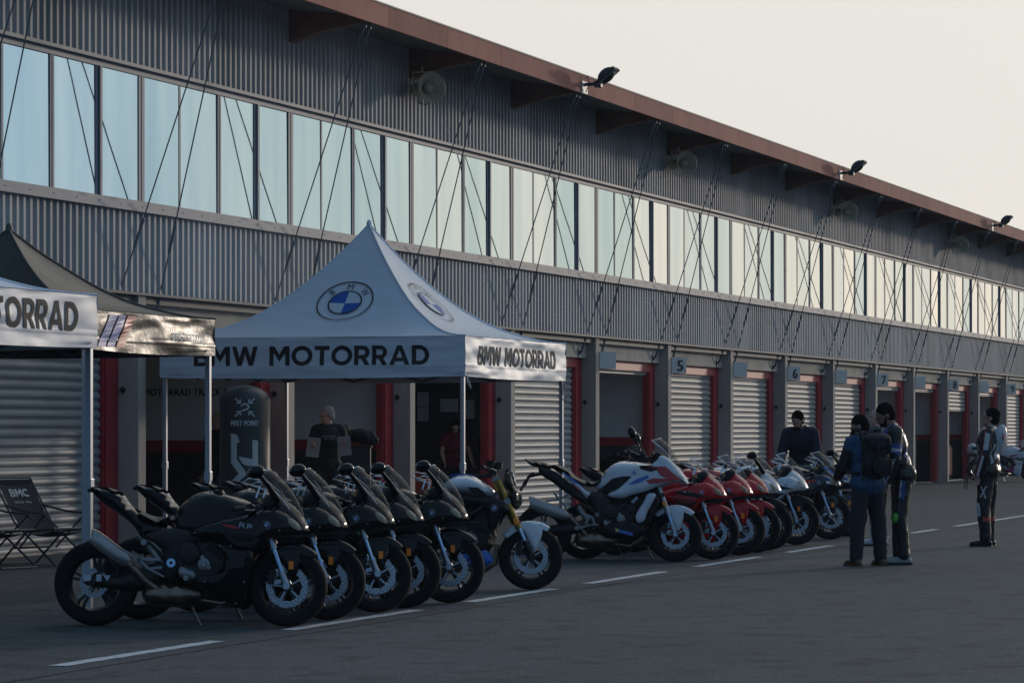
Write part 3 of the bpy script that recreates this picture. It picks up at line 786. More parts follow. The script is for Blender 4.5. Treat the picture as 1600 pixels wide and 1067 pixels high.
def tyre(parent, rad, wid, T, name='tyre'):
    mb = MB(); mb.T = T; hw = wid/2; ri = .218; n = 14; pr = []
    for i in range(n+1):
        a = math.pi*i/n; pr.append((ri+(rad-ri)*(math.sin(a)**.62), -hw*math.cos(a)*(1 if .12 < a/math.pi < .88 else .86)))
    pr += [(ri-.004, hw*.8), (ri-.004, -hw*.8)]
    mb.lathe(pr, axis='y', n=56, closed=True); return mb.build(name, 'tyre', parent, smooth=55)
def wheel(name, parent, rad, wid, T, spokes, discs, dr, double=True):
    mb = MB(); mb.T = T; hw = wid*.40
    mb.lathe([(.222, -hw), (.226, -hw), (.222, -hw+.012), (.205, -hw*.4), (.205, hw*.4), (.222, hw-.012), (.226, hw), (.222, hw), (.212, hw), (.192, hw*.4), (.192, -hw*.4), (.212, -hw)], axis='y', n=48, closed=True)
    mb.lathe([(.0, -.05), (.034, -.05), (.036, .05), (0, .05)], axis='y', n=16)
    for i in range(spokes):
        a = 2*math.pi*i/spokes+.3
        for q in ((-.13, .13) if double else (0,)):
            p = (.03*math.cos(a), 0, .03*math.sin(a)); r_ = (.20*math.cos(a+q), 0, .20*math.sin(a+q))
            mb.bar(p, r_, .022 if double else .032, .018, up=(0, 1, 0))
    wh = mb.build(name, 'rim', parent, smooth=40)
    tyre(wh, rad, wid, T)
    for y in discs:
        mb = MB(); mb.T = T; t = .003; m = 72
        for a0 in range(m):   # petal edged disc
            pass
        n = 96; vs = []
        for i in range(n):
            a = 2*math.pi*i/n; ro = dr-.004*(1 if math.cos(a*9) > .55 else 0); ri = dr*.70+.004*math.cos(a*10)
            for r_, yy in ((ri, y-t), (ro, y-t), (ro, y+t), (ri, y+t)): vs.append((r_*math.cos(a), yy, r_*math.sin(a)))
        fs = [(4*i+j, 4*((i+1) % n)+j, 4*((i+1) % n)+(j+1) % 4, 4*i+(j+1) % 4) for i in range(n) for j in range(4)]
        mb.add(vs, fs)
        for i in range(5):
            a = 2*math.pi*i/5+.5; c = (dr*.66*math.cos(a), y, dr*.66*math.sin(a))
            mb.bar((.04*math.cos(a), y*.85, .04*math.sin(a)), (dr*.72*math.cos(a), y, dr*.72*math.sin(a)), .014, .006, up=(0, 1, 0))
            mb.ell(c, (.013, .007, .013), 8, 4)
        dk = mb.build('brake_disc', 'disc', wh, smooth=35)
        mb = MB(); mb.T = T
        for i in range(24):
            a = 2*math.pi*i/24
            for r_, o in ((dr*.80, 0), (dr*.91, .12)):
                c = Vector((r_*math.cos(a+o), y, r_*math.sin(a+o)))
                mb.box(c, (.0085, .0085, .0085), Matrix.Rotation(-a, 3, 'Y'))
        mb.build('vent_holes', 'hole', dk)
    return wh
def steer(u0, z0, ang, deg):   # rotation about the raked steering axis
    ax = Vector((-math.sin(R(ang)), 0, math.cos(R(ang))))
    return Matrix.Translation((u0, 0, z0)) @ Matrix.Rotation(R(deg), 4, ax) @ Matrix.Translation((-u0, 0, -z0))
def fork(rt, T, top, ax, yy, mup, mlow, rup=.028, rlow=.024, usd=.5, caliper=True):
    top = Vector(top); ax = Vector(ax); d = ax-top
    for s in (-1, 1):
        o = Vector((0, s*yy, 0))
        mb = MB(); mb.T = T; mb.tube([top+o, top+o+d*usd], rup, 12); mb.tube([top+o-d*.04, top+o+d*.0], [.018, .024], 10)
        mb.tube([top+o+d*(usd-.015), top+o+d*(usd+.02)], rup+.004, 12); mb.tube([top+o+d*.1, top+o+d*.14], rup+.003, 12)
        f = mb.build('fork_leg', mup, rt, smooth=40)
        mb = MB(); mb.T = T; mb.tube([top+o+d*usd, top+o+d*.80], rlow*.85, 12); mb.build('slider', 'chrome_sky_blue', f, smooth=40)
        mb = MB(); mb.T = T; mb.tube([top+o+d*.80, top+o+d*.95, ax+o], [rlow*.9, rlow*1.25, rlow*1.1], 12)
        mb.tube([ax+o-Vector((0, s*.03, 0)), ax+o+Vector((0, s*.03, 0))], [.03, .027], 14)
        p = ax+o; mb.bar(p+Vector((-.005, 0, .05)), p+Vector((-.12, -s*.015, .02)), .03, .012, up=(0, 1, 0)); mb.bar(p+Vector((-.015, 0, .13)), p+Vector((-.115, -s*.015, .11)), .02, .012, up=(0, 1, 0))
        mb.build('axle_clamp', mlow, f, smooth=40)
        if caliper:
            mb = MB(); mb.T = T; mb.box(p+Vector((-.115, -s*.02, .07)), (.05, .045, .11), Matrix.Rotation(R(8), 3, 'Y')); mb.tube([p+Vector((-.11, 0, .12)), p+Vector((-.13, s*.02, .2)), p+Vector((-.1, s*.01, .36))], .005, 5)
            mb.build('brake_caliper', 'plastic_dark', f, bevel=.0)
    mb = MB(); mb.T = T
    for k, hh in ((.0, .018), (.30, .025)):
        c = top+d*k; mb.box(c, (.06, 2*yy+.06, hh*2), Matrix.Rotation(R(-24), 3, 'Y'))
    mb.build('triple_clamp', 'engine_metal' if mup == 'fork_gold' else 'engine_black', rt)
def guard(rt, T, ax, rad, m, flap=True, a0=48, a1=126, refl=(.03, .16), flapm=None, white=False, fl=None):
    """front mudguard: arched shell over the wheel plus side flaps"""
    mb = MB(); mb.T = T; n = 22; vs = []; hw = .068
    pr = [(-hw, -.05), (-hw, -.01), (-hw*.75, .012), (0, .022), (hw*.75, .012), (hw, -.01), (hw, -.05), (hw-.004, -.05), (hw*.73, .004), (0, .016), (-hw*.73, .004), (-hw+.004, -.05)]
    for i in range(n+1):
        a = R(a0+(a1-a0)*i/n); k = math.sin(math.pi*i/n)**.25 if i not in (0, n) else .35
        for y, dr in pr:
            rr = rad+dr*(.6+.4*k); vs.append((ax[0]+rr*math.cos(a), y*(.55+.45*k), ax[2]+rr*math.sin(a)))
    m_ = len(pr); fs = [(i*m_+j, (i+1)*m_+j, (i+1)*m_+(j+1) % m_, i*m_+(j+1) % m_) for i in range(n) for j in range(m_)]
    mb.add(vs, fs)
    g = mb.build('mudguard', m, rt, smooth=50)
    fl = fl or [(-.13, .29), (-.02, .30), (.075, .30), (.10, .24), (.09, .14), (.06, .06), (.03, .06), (-.01, .13), (-.06, .2), (-.12, .24)]
    for s in (-1, 1):
        mb = MB(); mb.T = T; mb.pillow([(ax[0]+a, ax[2]+b) for a, b in fl], lambda u, z: .014, .03, .03, s, .062, 1)
        mb.build('mudguard_flap', flapm or m, g, smooth=60)
        if refl:
            mb = MB(); mb.T = T; c = (ax[0]+refl[0], s*.083, ax[2]+refl[1]); mb.box(c, (.036, .012, .062)); mb.build('reflector', 'reflector', g, bevel=.002)
def screen(rt, p0, p1, w0, w1, back, bulge, m, T=None, edge='edge_light'):
    n, k = 10, 14; vs = []; p0 = Vector(p0); p1 = Vector(p1); d = p1-p0; nn = Vector((-d.z, 0, d.x)).normalized()
    if nn.x < 0: nn = -nn
    def P(i, j, o=0):
        t = i/n; s = -1+2*j/k; tt = t**.8
        w = w0+(w1-w0)*math.sin(tt*math.pi*.5) if t < .8 else (w0+(w1-w0)*math.sin(.8**.8*math.pi*.5))*(1-((t-.8)/.2)**2*.45)
        c = p0+d*t+nn*bulge*math.sin(math.pi*t)
        return Vector((c.x-back*s*s*(.5+.5*t), s*w, c.z-.03*s*s))+nn*o
    mb = MB()
    vs = [P(i, j) for i in range(n+1) for j in range(k+1)]
    mb.add(vs, [(i*(k+1)+j, (i+1)*(k+1)+j, (i+1)*(k+1)+j+1, i*(k+1)+j+1) for i in range(n) for j in range(k)])
    o = mb.build('windscreen', m, rt, smooth=80)
    mb = MB(); mb.tube([P(i, 0) for i in range(n+1)]+[P(n, j) for j in range(1, k)]+[P(i, k) for i in range(n, -1, -1)], .0035, 5)
    mb.build('screen_edge', edge, o)  # edge highlight drawn as a pale tube around the screen
def mirrors(rt, base, head, m='paint_black', sz=(.07, .045, .05), stem=.014, yb=.13, yh=.30):
    for s in (-1, 1):
        b = Vector((base[0], s*yb, base[1])); h = Vector((head[0], s*yh, head[1]))
        mb = MB(); mid = b.lerp(h, .5)+Vector((.015, s*.02, 0))
        mb.tube([b, mid, h+Vector((.02, -s*.02, -.02))], [stem*1.5, stem, stem*.8], 8)
        rt_ = Matrix.Rotation(R(-18), 3, 'Y')
        mb.ell(h, sz, 14, 8, rt_)
        o = mb.build('mirror', m, rt, smooth=60)
        mb = MB(); mb.ell(h+Vector((-sz[0]*.25, 0, 0)), (sz[0]*.78, sz[1]*.85, sz[2]*.8), 12, 6, rt_); mb.build('mirror_glass', 'mirror_face', o, smooth=60)
def bars(rt, T, root, tip, mgrip='plastic_dark', clip=True):
    for s in (-1, 1):
        r_ = Vector((root[0], s*root[1], root[2])); t = Vector((tip[0], s*tip[1], tip[2])); d = t-r_
        mb = MB(); mb.T = T; mb.tube([r_, r_+d*.4], .012, 8); mb.tube([r_+d*.4, t], .018, 10); mb.tube([t, t+d.normalized()*.03], .022, 10)
        mb.box(r_+d*.36, (.05, .04, .045)); 
        h = mb.build('handlebar', mgrip, rt, smooth=40)
        mb = MB(); mb.T = T; a = r_+d*.35+Vector((.035, 0, -.01)); mb.tube([a, a+d*.3+Vector((.045, 0, -.005)), t+Vector((.07, 0, -.01))], .006, 6); mb.build('lever', 'engine_metal', h)
        mb = MB(); mb.T = T; c = r_+d*.2+Vector((.05, 0, .05)); mb.lathe([(0, -.02), (.02, -.02), (.022, .02), (0, .022)], c, 'z', 12); mb.build('fluid_cup', 'bronze' if s < 0 else 'plastic', h)
def engine(rt, cx=.75, cz=.55, dz=0):
    mb = MB()
    mb.pillow([(cx-.16, cz+.12), (cx+.22, cz+.15), (cx+.34, cz+.10), (cx+.33, cz-.1), (cx+.2, cz-.28), (cx-.05, cz-.27), (cx-.17, cz-.12)], lambda u, z: .15, .05, .07)
    o = mb.build('engine_block', 'engine_black', rt, smooth=50)
    for s in (-1, 1):
        mb = MB(); mb.lathe([(.0, s*.215), (.05, s*.214), (.078, s*.205), (.086, s*.18), (.086, s*.12)], (cx, 0, cz), 'y', 28)
        for i in range(9):
            a = i*2*math.pi/9; mb.ell((cx+.083*math.cos(a), s*.19, cz+.083*math.sin(a)), (.008, .012, .008), 6, 4)
        mb.build('clutch_cover', 'engine_black', o, smooth=40)
        mb = MB(); mb.lathe([(0, s*.20), (.022, s*.20), (.026, s*.19), (.045, s*.185), (.05, s*.13)], (cx+.115, 0, cz-.085), 'y', 20)
        mb.pillow([(cx-.085, cz-.10), (cx+.0, cz-.11), (cx+.05, cz-.16), (cx+.03, cz-.21), (cx-.04, cz-.2), (cx-.09, cz-.16)], lambda u, z: .02, .03, .03, s, .15, 1)
        mb.lathe([(0, s*.192), (.02, s*.19), (.024, s*.14)], (cx-.02, 0, cz-.19), 'y', 14)
        mb.bar((cx+.09, s*.16, cz-.02), (cx+.16, s*.165, cz-.12), .03, .02, up=(0, 1, 0))
        mb.build('engine_casting', 'engine_metal', o, smooth=40)
    mb = MB()
    for s in (-1, 1):
        a = Vector((cx+.14, s*.13, cz+.06)); b = Vector((cx+.26, s*.13, cz-.02))
        for i in range(6): mb.tube([a.lerp(b, i/6), a.lerp(b, i/6+.08)], .045 if i % 2 else .038, 14)
    mb.build('cylinder_fins', 'engine_black', o)
    return o
def exhaust(rt, m0, m1, r0, r1, mid, box=True, mm='muffler_steel'):
    a = Vector((m0[0], -.165, m0[1])); b = Vector((m1[0], -.15, m1[1])); d = b-a
    mb = MB(); n = 6
    sec = [(0, .82), (.03, 1), (.2, 1.02), (.72, 1.0), (.86, .9), (1.0, .55)]
    vs = []; dn = d.normalized(); up = Vector((-dn.z, 0, dn.x)); sd = Vector((0, 1, 0))
    K = 12; prof = [(math.copysign(abs(math.cos(t))**.6, math.cos(t)), math.copysign(abs(math.sin(t))**.6, math.sin(t))) for t in [2*math.pi*i/K+.26 for i in range(K)]]
    for t, k in sec:
        for p, q in prof: vs.append(a+d*t+up*q*(r0+(r1-r0)*t)*k+sd*p*(r0+(r1-r0)*t)*k*.82-dn*(.035*q if t == 0 else 0))
    fs = [(i*K+j, (i+1)*K+j, (i+1)*K+(j+1) % K, i*K+(j+1) % K) for i in range(len(sec)-1) for j in range(K)]+[tuple(range((len(sec)-1)*K, len(sec)*K))]
    mb.add(vs, fs); ex = mb.build('exhaust', mm, rt, smooth=40)
    mb = MB(); q = a+dn*.012; mb.lathe([(0, 0), (r0*.7, 0), (r0*.8, .01), (r0*.8, .02)], axis='z', n=16)
    Q = dn.to_track_quat('Z', 'Y').to_matrix().to_4x4(); mb.v = [tuple(q+(Q @ Vector(v))) for v in mb.v]; mb.build('tail_pipe', 'hole', ex)
    mb = MB(); pts = [b-d*.05]+[Vector(p) for p in mid]; mb.tube(pts, [.032]+[.036]*(len(pts)-1), 12)
    mb.tube([b+d*.02, b+d*.06], .042, 12)
    mb.build('link_pipe', 'titanium', ex, smooth=50)
    if box:
        mb = MB(); mb.pillow([(.36, .30), (.42, .32), (.60, .335), (.78, .32), (.86, .27), (.84, .17), (.70, .14), (.42, .15), (.35, .22)], lambda u, z: .135, .045, .06)
        for q_ in range(4):
            y = -.1+.066*q_; mb.tube([(.82, y*.5, .2), (1.0, y, .17), (1.12, y, .25), (1.14, y, .42)], .022, 8)
        mb.build('collector_box', 'titanium', ex, smooth=60)
def side_decal(rt, name, m, poly_, yf, s, off=.004):
    mb = MB(); poly(mb, poly_, lambda x, y: (x, s*(yf(x, y)+off), y), .03); return mb.build(name, m, rt)
def badge(rt, u, z, r, yf, s):
    mb = MB(); roundel(mb, lambda x, y, l=0: (u+x*(1 if s < 0 else -1), s*(yf(u, z)+.006+l), z+y), r, letters=False, n=20)
    mb.build('emblem', ('logo_white', 'logo_blue', 'badge_pale'), rt)
def yfair(u, z): return .225-1.9*max(0, u-1.28)**2-.55*max(0, .95-u)**2-.12*max(0, z-.72)
def superbike(pc):
    """pc: paint set; local x forward from the rear axle, y to the left, z up"""
    rt = empty('motorcycle'); A = pc['main']
    T = steer(1.30, .85, 23.5, pc.get('steer', 4)); I = Matrix.Identity(4)
    WB = 1.48; RA = (0, 0, .325); FA = (WB, 0, .302)
    wheel('rear_wheel', rt, .325, .19, Matrix.Translation(RA), 5, (-.075,), .112)
    wheel('front_wheel', rt, .302, .12, T @ Matrix.Translation(FA), 5, (-.055, .055), .16)
    fork(rt, T, (1.265, 0, .885), FA, .098, 'fork_silver', 'fork_silver')
    guard(rt, T, FA, .322, pc.get('guard', A), flapm=pc.get('flap'))
    for s in (-1, 1):
        mb = MB(); mb.pillow([(-.09, .355), (-.06, .30), (.12, .285), (.32, .262), (.50, .33), (.60, .42), (.54, .50), (.40, .455), (.18, .375), (-.04, .385)], lambda u, z: .022, .04, .03, s, .105)
        if s < 0:
            sa = mb.build('swingarm', 'engine_black', rt, smooth=60)
            mb = MB(); mb.bx(-.07, -.01, -.142, -.13, .335, .385); mb.build('chain_adjuster', 'badge_pale', sa); mb = MB(); mb.bx(.03, .07, -.142, -.13, .335, .385); mb.build('axle_plate', 'badge_pale', sa)
            mb = MB(); mb.prism([(.085, .38), (.14, .38), (.115, .335)], -.142, -.136); mb.build('warning_label', 'badge_pale', sa)
            mb = MB(); mb.box((.045, -.10, .44), (.05, .035, .08), Matrix.Rotation(R(-30), 3, 'Y')); mb.tube([(0, -.15, .325), (0, -.12, .325)], .022, 12); mb.build('rear_caliper', 'plastic_dark', sa)
        else: mb.build('swingarm', 'engine_black', rt, smooth=60)
    # tail, seat, tank
    mb = MB(); mb.pillow([(-.07, 1.06), (.0, 1.065), (.12, 1.04), (.20, 1.012), (.245, .94), (.30, .885), (.42, .80), (.56, .77), (.63, .72), (.56, .665), (.42, .655), (.36, .66), (.32, .70), (.28, .76), (.20, .83), (.06, .92), (-.04, 1.01)],
                         lambda u, z: .03+.085*clamp((u+.08)/.35), .035, .05)
    tl = mb.build('tail', A if not pc.get('tail') else pc['tail'], rt, smooth=60)
    mb = MB(); mb.bx(-.075, -.045, -.035, .035, 1.02, 1.045); mb.build('tail_light', 'plastic', tl, bevel=.004)
    mb = MB(); mb.pillow([(-.03, 1.067), (.10, 1.055), (.19, 1.022), (.215, .985), (.12, 1.01), (.0, 1.035)], lambda u, z: .085, .03, .02); mb.build('seat_cover', pc.get('cover', 'seat_vinyl'), tl, smooth=60)
    mb = MB(); mb.pillow([(.24, .915), (.32, .885), (.44, .835), (.54, .83), (.61, .855), (.655, .90), (.67, .83), (.58, .775), (.44, .765), (.32, .82)], lambda u, z: .125, .035, .035)
    mb.build('seat', 'seat_vinyl', rt, smooth=60)
    mb = MB(); mb.pillow([(.585, .80), (.62, .895), (.69, .965), (.76, 1.012), (.85, 1.032), (.97, 1.018), (1.10, .98), (1.21, .935), (1.27, .87), (1.20, .77), (1.0, .69), (.80, .655), (.62, .68)],
                         lambda u, z: .10+.065*clamp((u-.58)/.25)-.02*clamp((u-1.0)/.25)-.075*clamp((z-.86)/.16), .03, .07)
    tk = mb.build('fuel_tank', pc.get('tank', A), rt, smooth=70)
    mb = MB(); mb.lathe([(0, .012), (.035, .012), (.04, 0), (.04, -.02)], (.93, 0, 1.025), 'z', 16); mb.build('filler_cap', 'plastic', tk)
    # frame and subframe
    for s in (-1, 1):
        mb = MB(); mb.pillow([(.36, .68), (.58, .745), (.80, .72), (1.0, .80), (1.16, .86), (1.20, .80), (1.0, .68), (.80, .62), (.70, .56), (.66, .40), (.60, .34), (.55, .37), (.56, .50), (.52, .60)], lambda u, z: .02, .045, .03, s, .135)
        f = mb.build('frame', 'engine_black', rt, smooth=60)
        mb = MB(); mb.lathe([(.012, s*.172), (.034, s*.172), (.037, s*.15)], (.61, 0, .475), 'y', 20); mb.build('pivot_cap', 'chrome_sky_blue', f, smooth=40)
        mb = MB()
        P3 = lambda u, z: (u, s*.17, z)
        mb.bar(P3(.23, .575), P3(.36, .505), .02, .012, up=(0, 1, 0)); mb.bar(P3(.36, .505), P3(.53, .50), .022, .012, up=(0, 1, 0)); mb.bar(P3(.36, .505), P3(.44, .43), .02, .012, up=(0, 1, 0)); mb.bar(P3(.44, .43), P3(.54, .44), .018, .012, up=(0, 1, 0)); mb.bar(P3(.23, .575), P3(.25, .54), .02, .012, up=(0, 1, 0))
        mb.bar(P3(.44, .43), P3(.56, .37), .014, .012, up=(0, 1, 0))
        mb.tube([(.36, s*.17, .505), (.355, s*.25, .50)], .012, 8); mb.lathe([(0, s*.18), (.018, s*.18), (.022, s*.16)], (.35, 0, .50), 'y', 12)
        mb.build('footrest', 'engine_metal', f)
    mb = MB(); mb.tube([(.42, -.05, .60), (.56, -.05, .42)], .035, 12); mb.tube([(.40, -.06, .625), (.43, -.06, .585)], .03, 12); mb.lathe([(0, -.155), (.022, -.155), (.028, -.14), (.028, -.1)], (.395, 0, .63), 'y', 14)
    mb.build('shock_absorber', 'engine_metal', rt, smooth=40)
    mb = MB(); mb.pillow([(.45, .74), (1.05, .80), (1.22, .86), (1.32, .80), (1.30, .62), (1.20, .45), (1.18, .2), (.95, .16), (.9, .4), (.7, .6), (.5, .62)], lambda u, z: .12, .06, .05); mb.build('radiator', 'plastic_dark', rt, smooth=60)
    engine(rt, .75, .55)
    exhaust(rt, (.0, .675), (.29, .465), .062, .06, [(.33, -.14, .42), (.40, -.12, .34), (.50, -.08, .27)], mm='muffler_steel')
    # fairings
    bul = lambda u, z: .03
    for s in (-1, 1):
        mb = MB(); mb.pillow([(1.63, .715), (1.60, .775), (1.50, .85), (1.40, .88), (1.30, .865), (1.16, .825), (1.02, .80), (.88, .765), (.745, .705), (.77, .672), (.92, .65), (1.02, .64), (1.10, .585), (1.24, .552), (1.29, .60), (1.38, .675), (1.52, .70)],
                             bul, .035, .05, s, yfair)
        fp = mb.build('side_fairing', pc.get('fair', A), rt, smooth=55)
        yo = lambda u, z: yfair(u, z)+.028
        badge(fp, 1.352, .762, .03, yo, s)
        mb = MB(); fn = (lambda x, y, s=s: (1.20+(x+.25*y)*(1 if s < 0 else -1), s*(yo(1.2, .75)+.004), .752-x*.22*(1)+y))
        put_text(mb, 'RR', fn, .042, .11, .05); mb.build('lettering', pc.get('rr', 'badge_pale'), fp)
        if pc.get('slash'): side_decal(fp, 'stripe', pc['slash'], [(1.0, .765), (1.09, .755), (1.15, .735), (1.10, .73), (1.04, .745)], yo, s, .005)
        side_decal(fp, 'air_slot', 'plastic_dark', [(1.02, .70), (1.20, .685), (1.31, .655), (1.24, .59), (1.13, .60), (1.05, .655)], lambda u, z: yfair(u, z)+.024, s, .006)
        mb = MB(); mb.pillow([(1.16, .595), (1.27, .60), (1.31, .64), (1.25, .625), (1.17, .61)], lambda u, z: .01, .03, .02, s, lambda u, z: yfair(u, z)+.012, 1); mb.build('intake_trim', pc.get('trim', 'bronze'), fp, smooth=60)
        for nm, mt, pl in pc.get('decals', []): side_decal(fp, nm, mt, pl, yo, s, .005)
        mb = MB(); mb.pillow([(1.25, .59), (1.225, .44), (1.205, .30), (1.185, .16), (1.12, .125), (1.04, .18), (.93, .255), (.82, .295), (.71, .325), (.73, .355), (.90, .365), (1.0, .40), (1.04, .48), (.99, .57), (.94, .62), (1.08, .60)],
                             lambda u, z: .025, .04, .045, s, lambda u, z: .205-.25*max(0, .42-z)-.3*max(0, .9-u))
        lf = mb.build('lower_fairing', pc.get('low', A), rt, smooth=55)
        for nm, mt, pl in pc.get('lowdecals', []): side_decal(lf, nm, mt, pl, lambda u, z: .205-.25*max(0, .42-z)-.3*max(0, .9-u)+.024, s, .005)
    mb = MB(); mb.pillow([(1.645, .715), (1.625, .775), (1.58, .86), (1.50, .935), (1.42, .985), (1.385, .985), (1.36, .93), (1.31, .87), (1.25, .80), (1.36, .70), (1.5, .695)],
                         lambda u, z: .035+.15*clamp((1.66-u)/.32)**.8-.08*clamp((z-.85)/.16), .035, .07)
    ns = mb.build('nose_cowl', pc.get('nose', A), rt, smooth=60)
    for s in (-1, 1):
        yy = lambda u, z: .035+.15*clamp((1.66-u)/.32)**.8-.08*clamp((z-.85)/.16)+.028
        mb = MB(); mb.pillow([(1.475, .815), (1.52, .82), (1.565, .785), (1.60, .735), (1.58, .725), (1.53, .745), (1.49, .78)], lambda u, z: .012, .03, .03, s, yy, 1); mb.build('headlight', 'lens', ns, smooth=60)
        mb = MB(); mb.pillow([(1.30, .705), (1.40, .69), (1.55, .70), (1.67, .70), (1.68, .69), (1.56, .672), (1.42, .66), (1.32, .68)], lambda u, z: .01, .04, .02, s, lambda u, z: .04+.35*(1.70-u)*.55, 1)
        mb.build('chin_wing', 'plastic', ns, smooth=60)
    mb = MB(); mb.pillow([(1.20, .90), (1.30, 1.0), (1.40, 1.04), (1.46, .98), (1.40, .86), (1.28, .83)], lambda u, z: .11, .04, .05); mb.build('instrument_panel', 'plastic_dark', rt, smooth=60)
    screen(rt, (1.60, 0, .845), (1.335, 0, 1.195), .045, .155, .12, .035, pc.get('screen', 'smoke_plastic'))
    if pc.get('mirrors', True): mirrors(rt, (1.415, .95), (1.275, 1.155), sz=(.068, .05, .050), stem=.02)
    for s in (-1, 1):
        mb = MB(); mb.tube([(1.15, s*.17, 1.085), (1.20, s*.18, 1.115), (1.32, s*.12, 1.10), (1.27, s*.14, 1.05)], .005, 5, closed=True); mb.bar((1.25, s*.14, .97), (1.28, s*.14, 1.06), .012)
        mb.build('bright_rim', 'edge_light', rt)  # pale loop added for a bright rim glint beside the mirrors
    bars(rt, T, (1.25, .10, .90), (1.11, .33, .865))
    mb = MB(); mb.T = T
    for s in (-1, 1):
        mb.tube([(1.16, s*.24, .885), (1.24, s*.20, .93), (1.33, s*.13, .90), (1.36, s*.10, .74), (1.40, s*.11, .52)], .006, 5); mb.tube([(1.15, s*.28, .875), (1.22, s*.22, .86), (1.27, s*.14, .80)], .005, 5)
    mb.build('brake_hose', 'plastic', rt)
    for s in (-1, 1):
        mb = MB()
        for u, z in ((.93, .73), (1.08, .60), (1.22, .56), (1.18, .33), (1.12, .17), (.88, .33), (.80, .70), (1.44, .72), (1.0, .60)):
            mb.ell((u, s*(yfair(u, z)+.022 if z > .58 else .226), z), (.008, .006, .008), 8, 4)
        mb.build('fairing_bolts', 'engine_metal', rt)
    if pc.get('wing'):
        for s in (-1, 1):
            mb = MB(); mb.pillow([(1.40, .80), (1.58, .76), (1.60, .745), (1.50, .74), (1.38, .77)], lambda u, z: .008, .03, .02, s, .19, 1); mb.build('winglet', 'edge_light', rt, smooth=60)
    mb = MB(); mb.tube([(.70, .10, .20), (.755, .16, .05), (.775, .185, .012)], .012, 7); mb.box((.775, .25, .006), (.05, .03, .008)); mb.build('side_stand', 'engine_metal', rt)
    mb = MB(); mb.pillow([(-.16, .60), (-.05, .66), (.10, .66), (.2, .62), (.1, .645), (-.04, .64)], lambda u, z: .075, .04, .02); mb.build('wheel_hugger', 'plastic', rt, smooth=60)
    return rt
def place(rt, px, py, az, lean, label, group, fx=1.48, off=0):
    """put the front wheel contact under pixel (px,py)"""
    X, Y = G(px, py); h = R(az)
    rt.rotation_euler = (Matrix.Rotation(h, 3, 'Z') @ Matrix.Rotation(R(-lean), 3, 'X')).to_euler()
    rt.location = (X-fx*math.cos(h), Y-fx*math.sin(h), 0)
    tag(rt, label, 'motorcycle', group)
HD = -77
blk = superbike(dict(main='paint_black', screen='smoke_plastic', slash='paint_red', rr='badge_pale'))
place(blk, 449, 979, HD, 5, 'black sports motorcycle nearest the camera, whole side and silver exhaust in view', 'black sports motorcycles in the left row')
b2 = superbike(dict(main='paint_black', screen='smoke_plastic'))
def dup(src, *a, **k):
    o = copy_tree(src); place(o, *a, **k); return o
place(b2, 511, 968.5, HD+1, 5, 'second black sports motorcycle from the left, close behind the nearest one', 'black sports motorcycles in the left row')
b3 = superbike(dict(main='paint_black', screen='smoke_plastic', steer=19))
d3 = b3; place(b3, 586, 957.5, HD-1, 4, 'middle one of the five black sports motorcycles, small green tag by its fork', 'black sports motorcycles in the left row')
mb = MB(); mb.box((1.355, -.14, .66), (.025, .012, .04)); mb.build('paper_tag', 'green_tag', d3)
dup(b2, 633, 949, HD+2, 3.5, 'fourth black sports motorcycle from the left', 'black sports motorcycles in the left row')
dup(b2, 702, 942, HD-1.5, 6, 'black sports motorcycle beside the white and black roadster', 'black sports motorcycles in the left row')
RD = dict(main='paint_red', screen='clear_plastic', mirrors=False, low='paint_red', tail='plastic', cover='paint_red', tank='paint_red', flap='paint_red',
          decals=[('dark_stripe', 'plastic', [(1.02, .77), (1.2, .775), (1.42, .72), (1.5, .715), (1.3, .70), (1.1, .735)])])
red = superbike(RD)
place(red, 1114, 874, HD, 4, 'red sports motorcycle nearest the white and blue touring motorcycle', 'red sports motorcycles in the right row')
dup(red, 1156, 867, HD+1, 4, 'middle one of the three red sports motorcycles', 'red sports motorcycles in the right row')
dup(red, 1181, 863, HD, 5, 'red sports motorcycle beside the white ones, farthest of the three', 'red sports motorcycles in the right row')
WH = dict(main='paint_white', screen='smoke_plastic', low='plastic', guard='plastic', flap='plastic', tail='plastic', rr='paint_blue', mirrors=True, cover='paint_white',
          decals=[('dark_stripe', 'plastic', [(1.02, .77), (1.2, .775), (1.38, .73), (1.45, .715), (1.3, .70), (1.1, .735)])])
wh1 = superbike(WH)
place(wh1, 1201, 859, HD, 4, 'white sports motorcycle with dark mirror, next to the last red one', 'white sports motorcycles in the right row')
WH2 = dict(WH); WH2.update(screen='clear_plastic', mirrors=False, wing=True)
wh2 = superbike(WH2)
place(wh2, 1244, 851, HD, 4, 'white sports motorcycle with clear windscreen beside the black, red and blue one', 'white sports motorcycles in the right row')
MM = dict(main='paint_m', screen='smoke_plastic', low='paint_m', guard='plastic', flap='paint_m', tail='plastic', mirrors=False, wing=True, trim='paint_red',
          decals=[('red_panel', 'paint_red', [(.80, .70), (1.0, .69), (1.25, .75), (1.33, .79), (1.2, .80), (1.0, .76)]), ('blue_stripe', 'paint_blue', [(1.40, .835), (1.48, .83), (1.57, .775), (1.55, .775), (1.46, .815)])], steer=14)
m1 = superbike(MM)
mb = MB(); mb.add([(1.40, -.165, .985), (1.50, -.135, .945), (1.58, -.08, .87), (1.57, -.09, .85), (1.49, -.15, .92), (1.40, -.175, .965)], [(0, 1, 4, 5), (1, 2, 3, 4)]); mb.build('blue_edge', 'paint_blue', m1)
place(m1, 1296, 843, HD-6, 4, 'black sports motorcycle with red side panel and blue nose stripe', 'black, red and blue sports motorcycles')
m2 = superbike(dict(MM, mirrors=True)); place(m2, 1322, 838.5, HD-4, 4, 'black and blue sports motorcycle partly hidden by the man with the backpack', 'black, red and blue sports motorcycles')
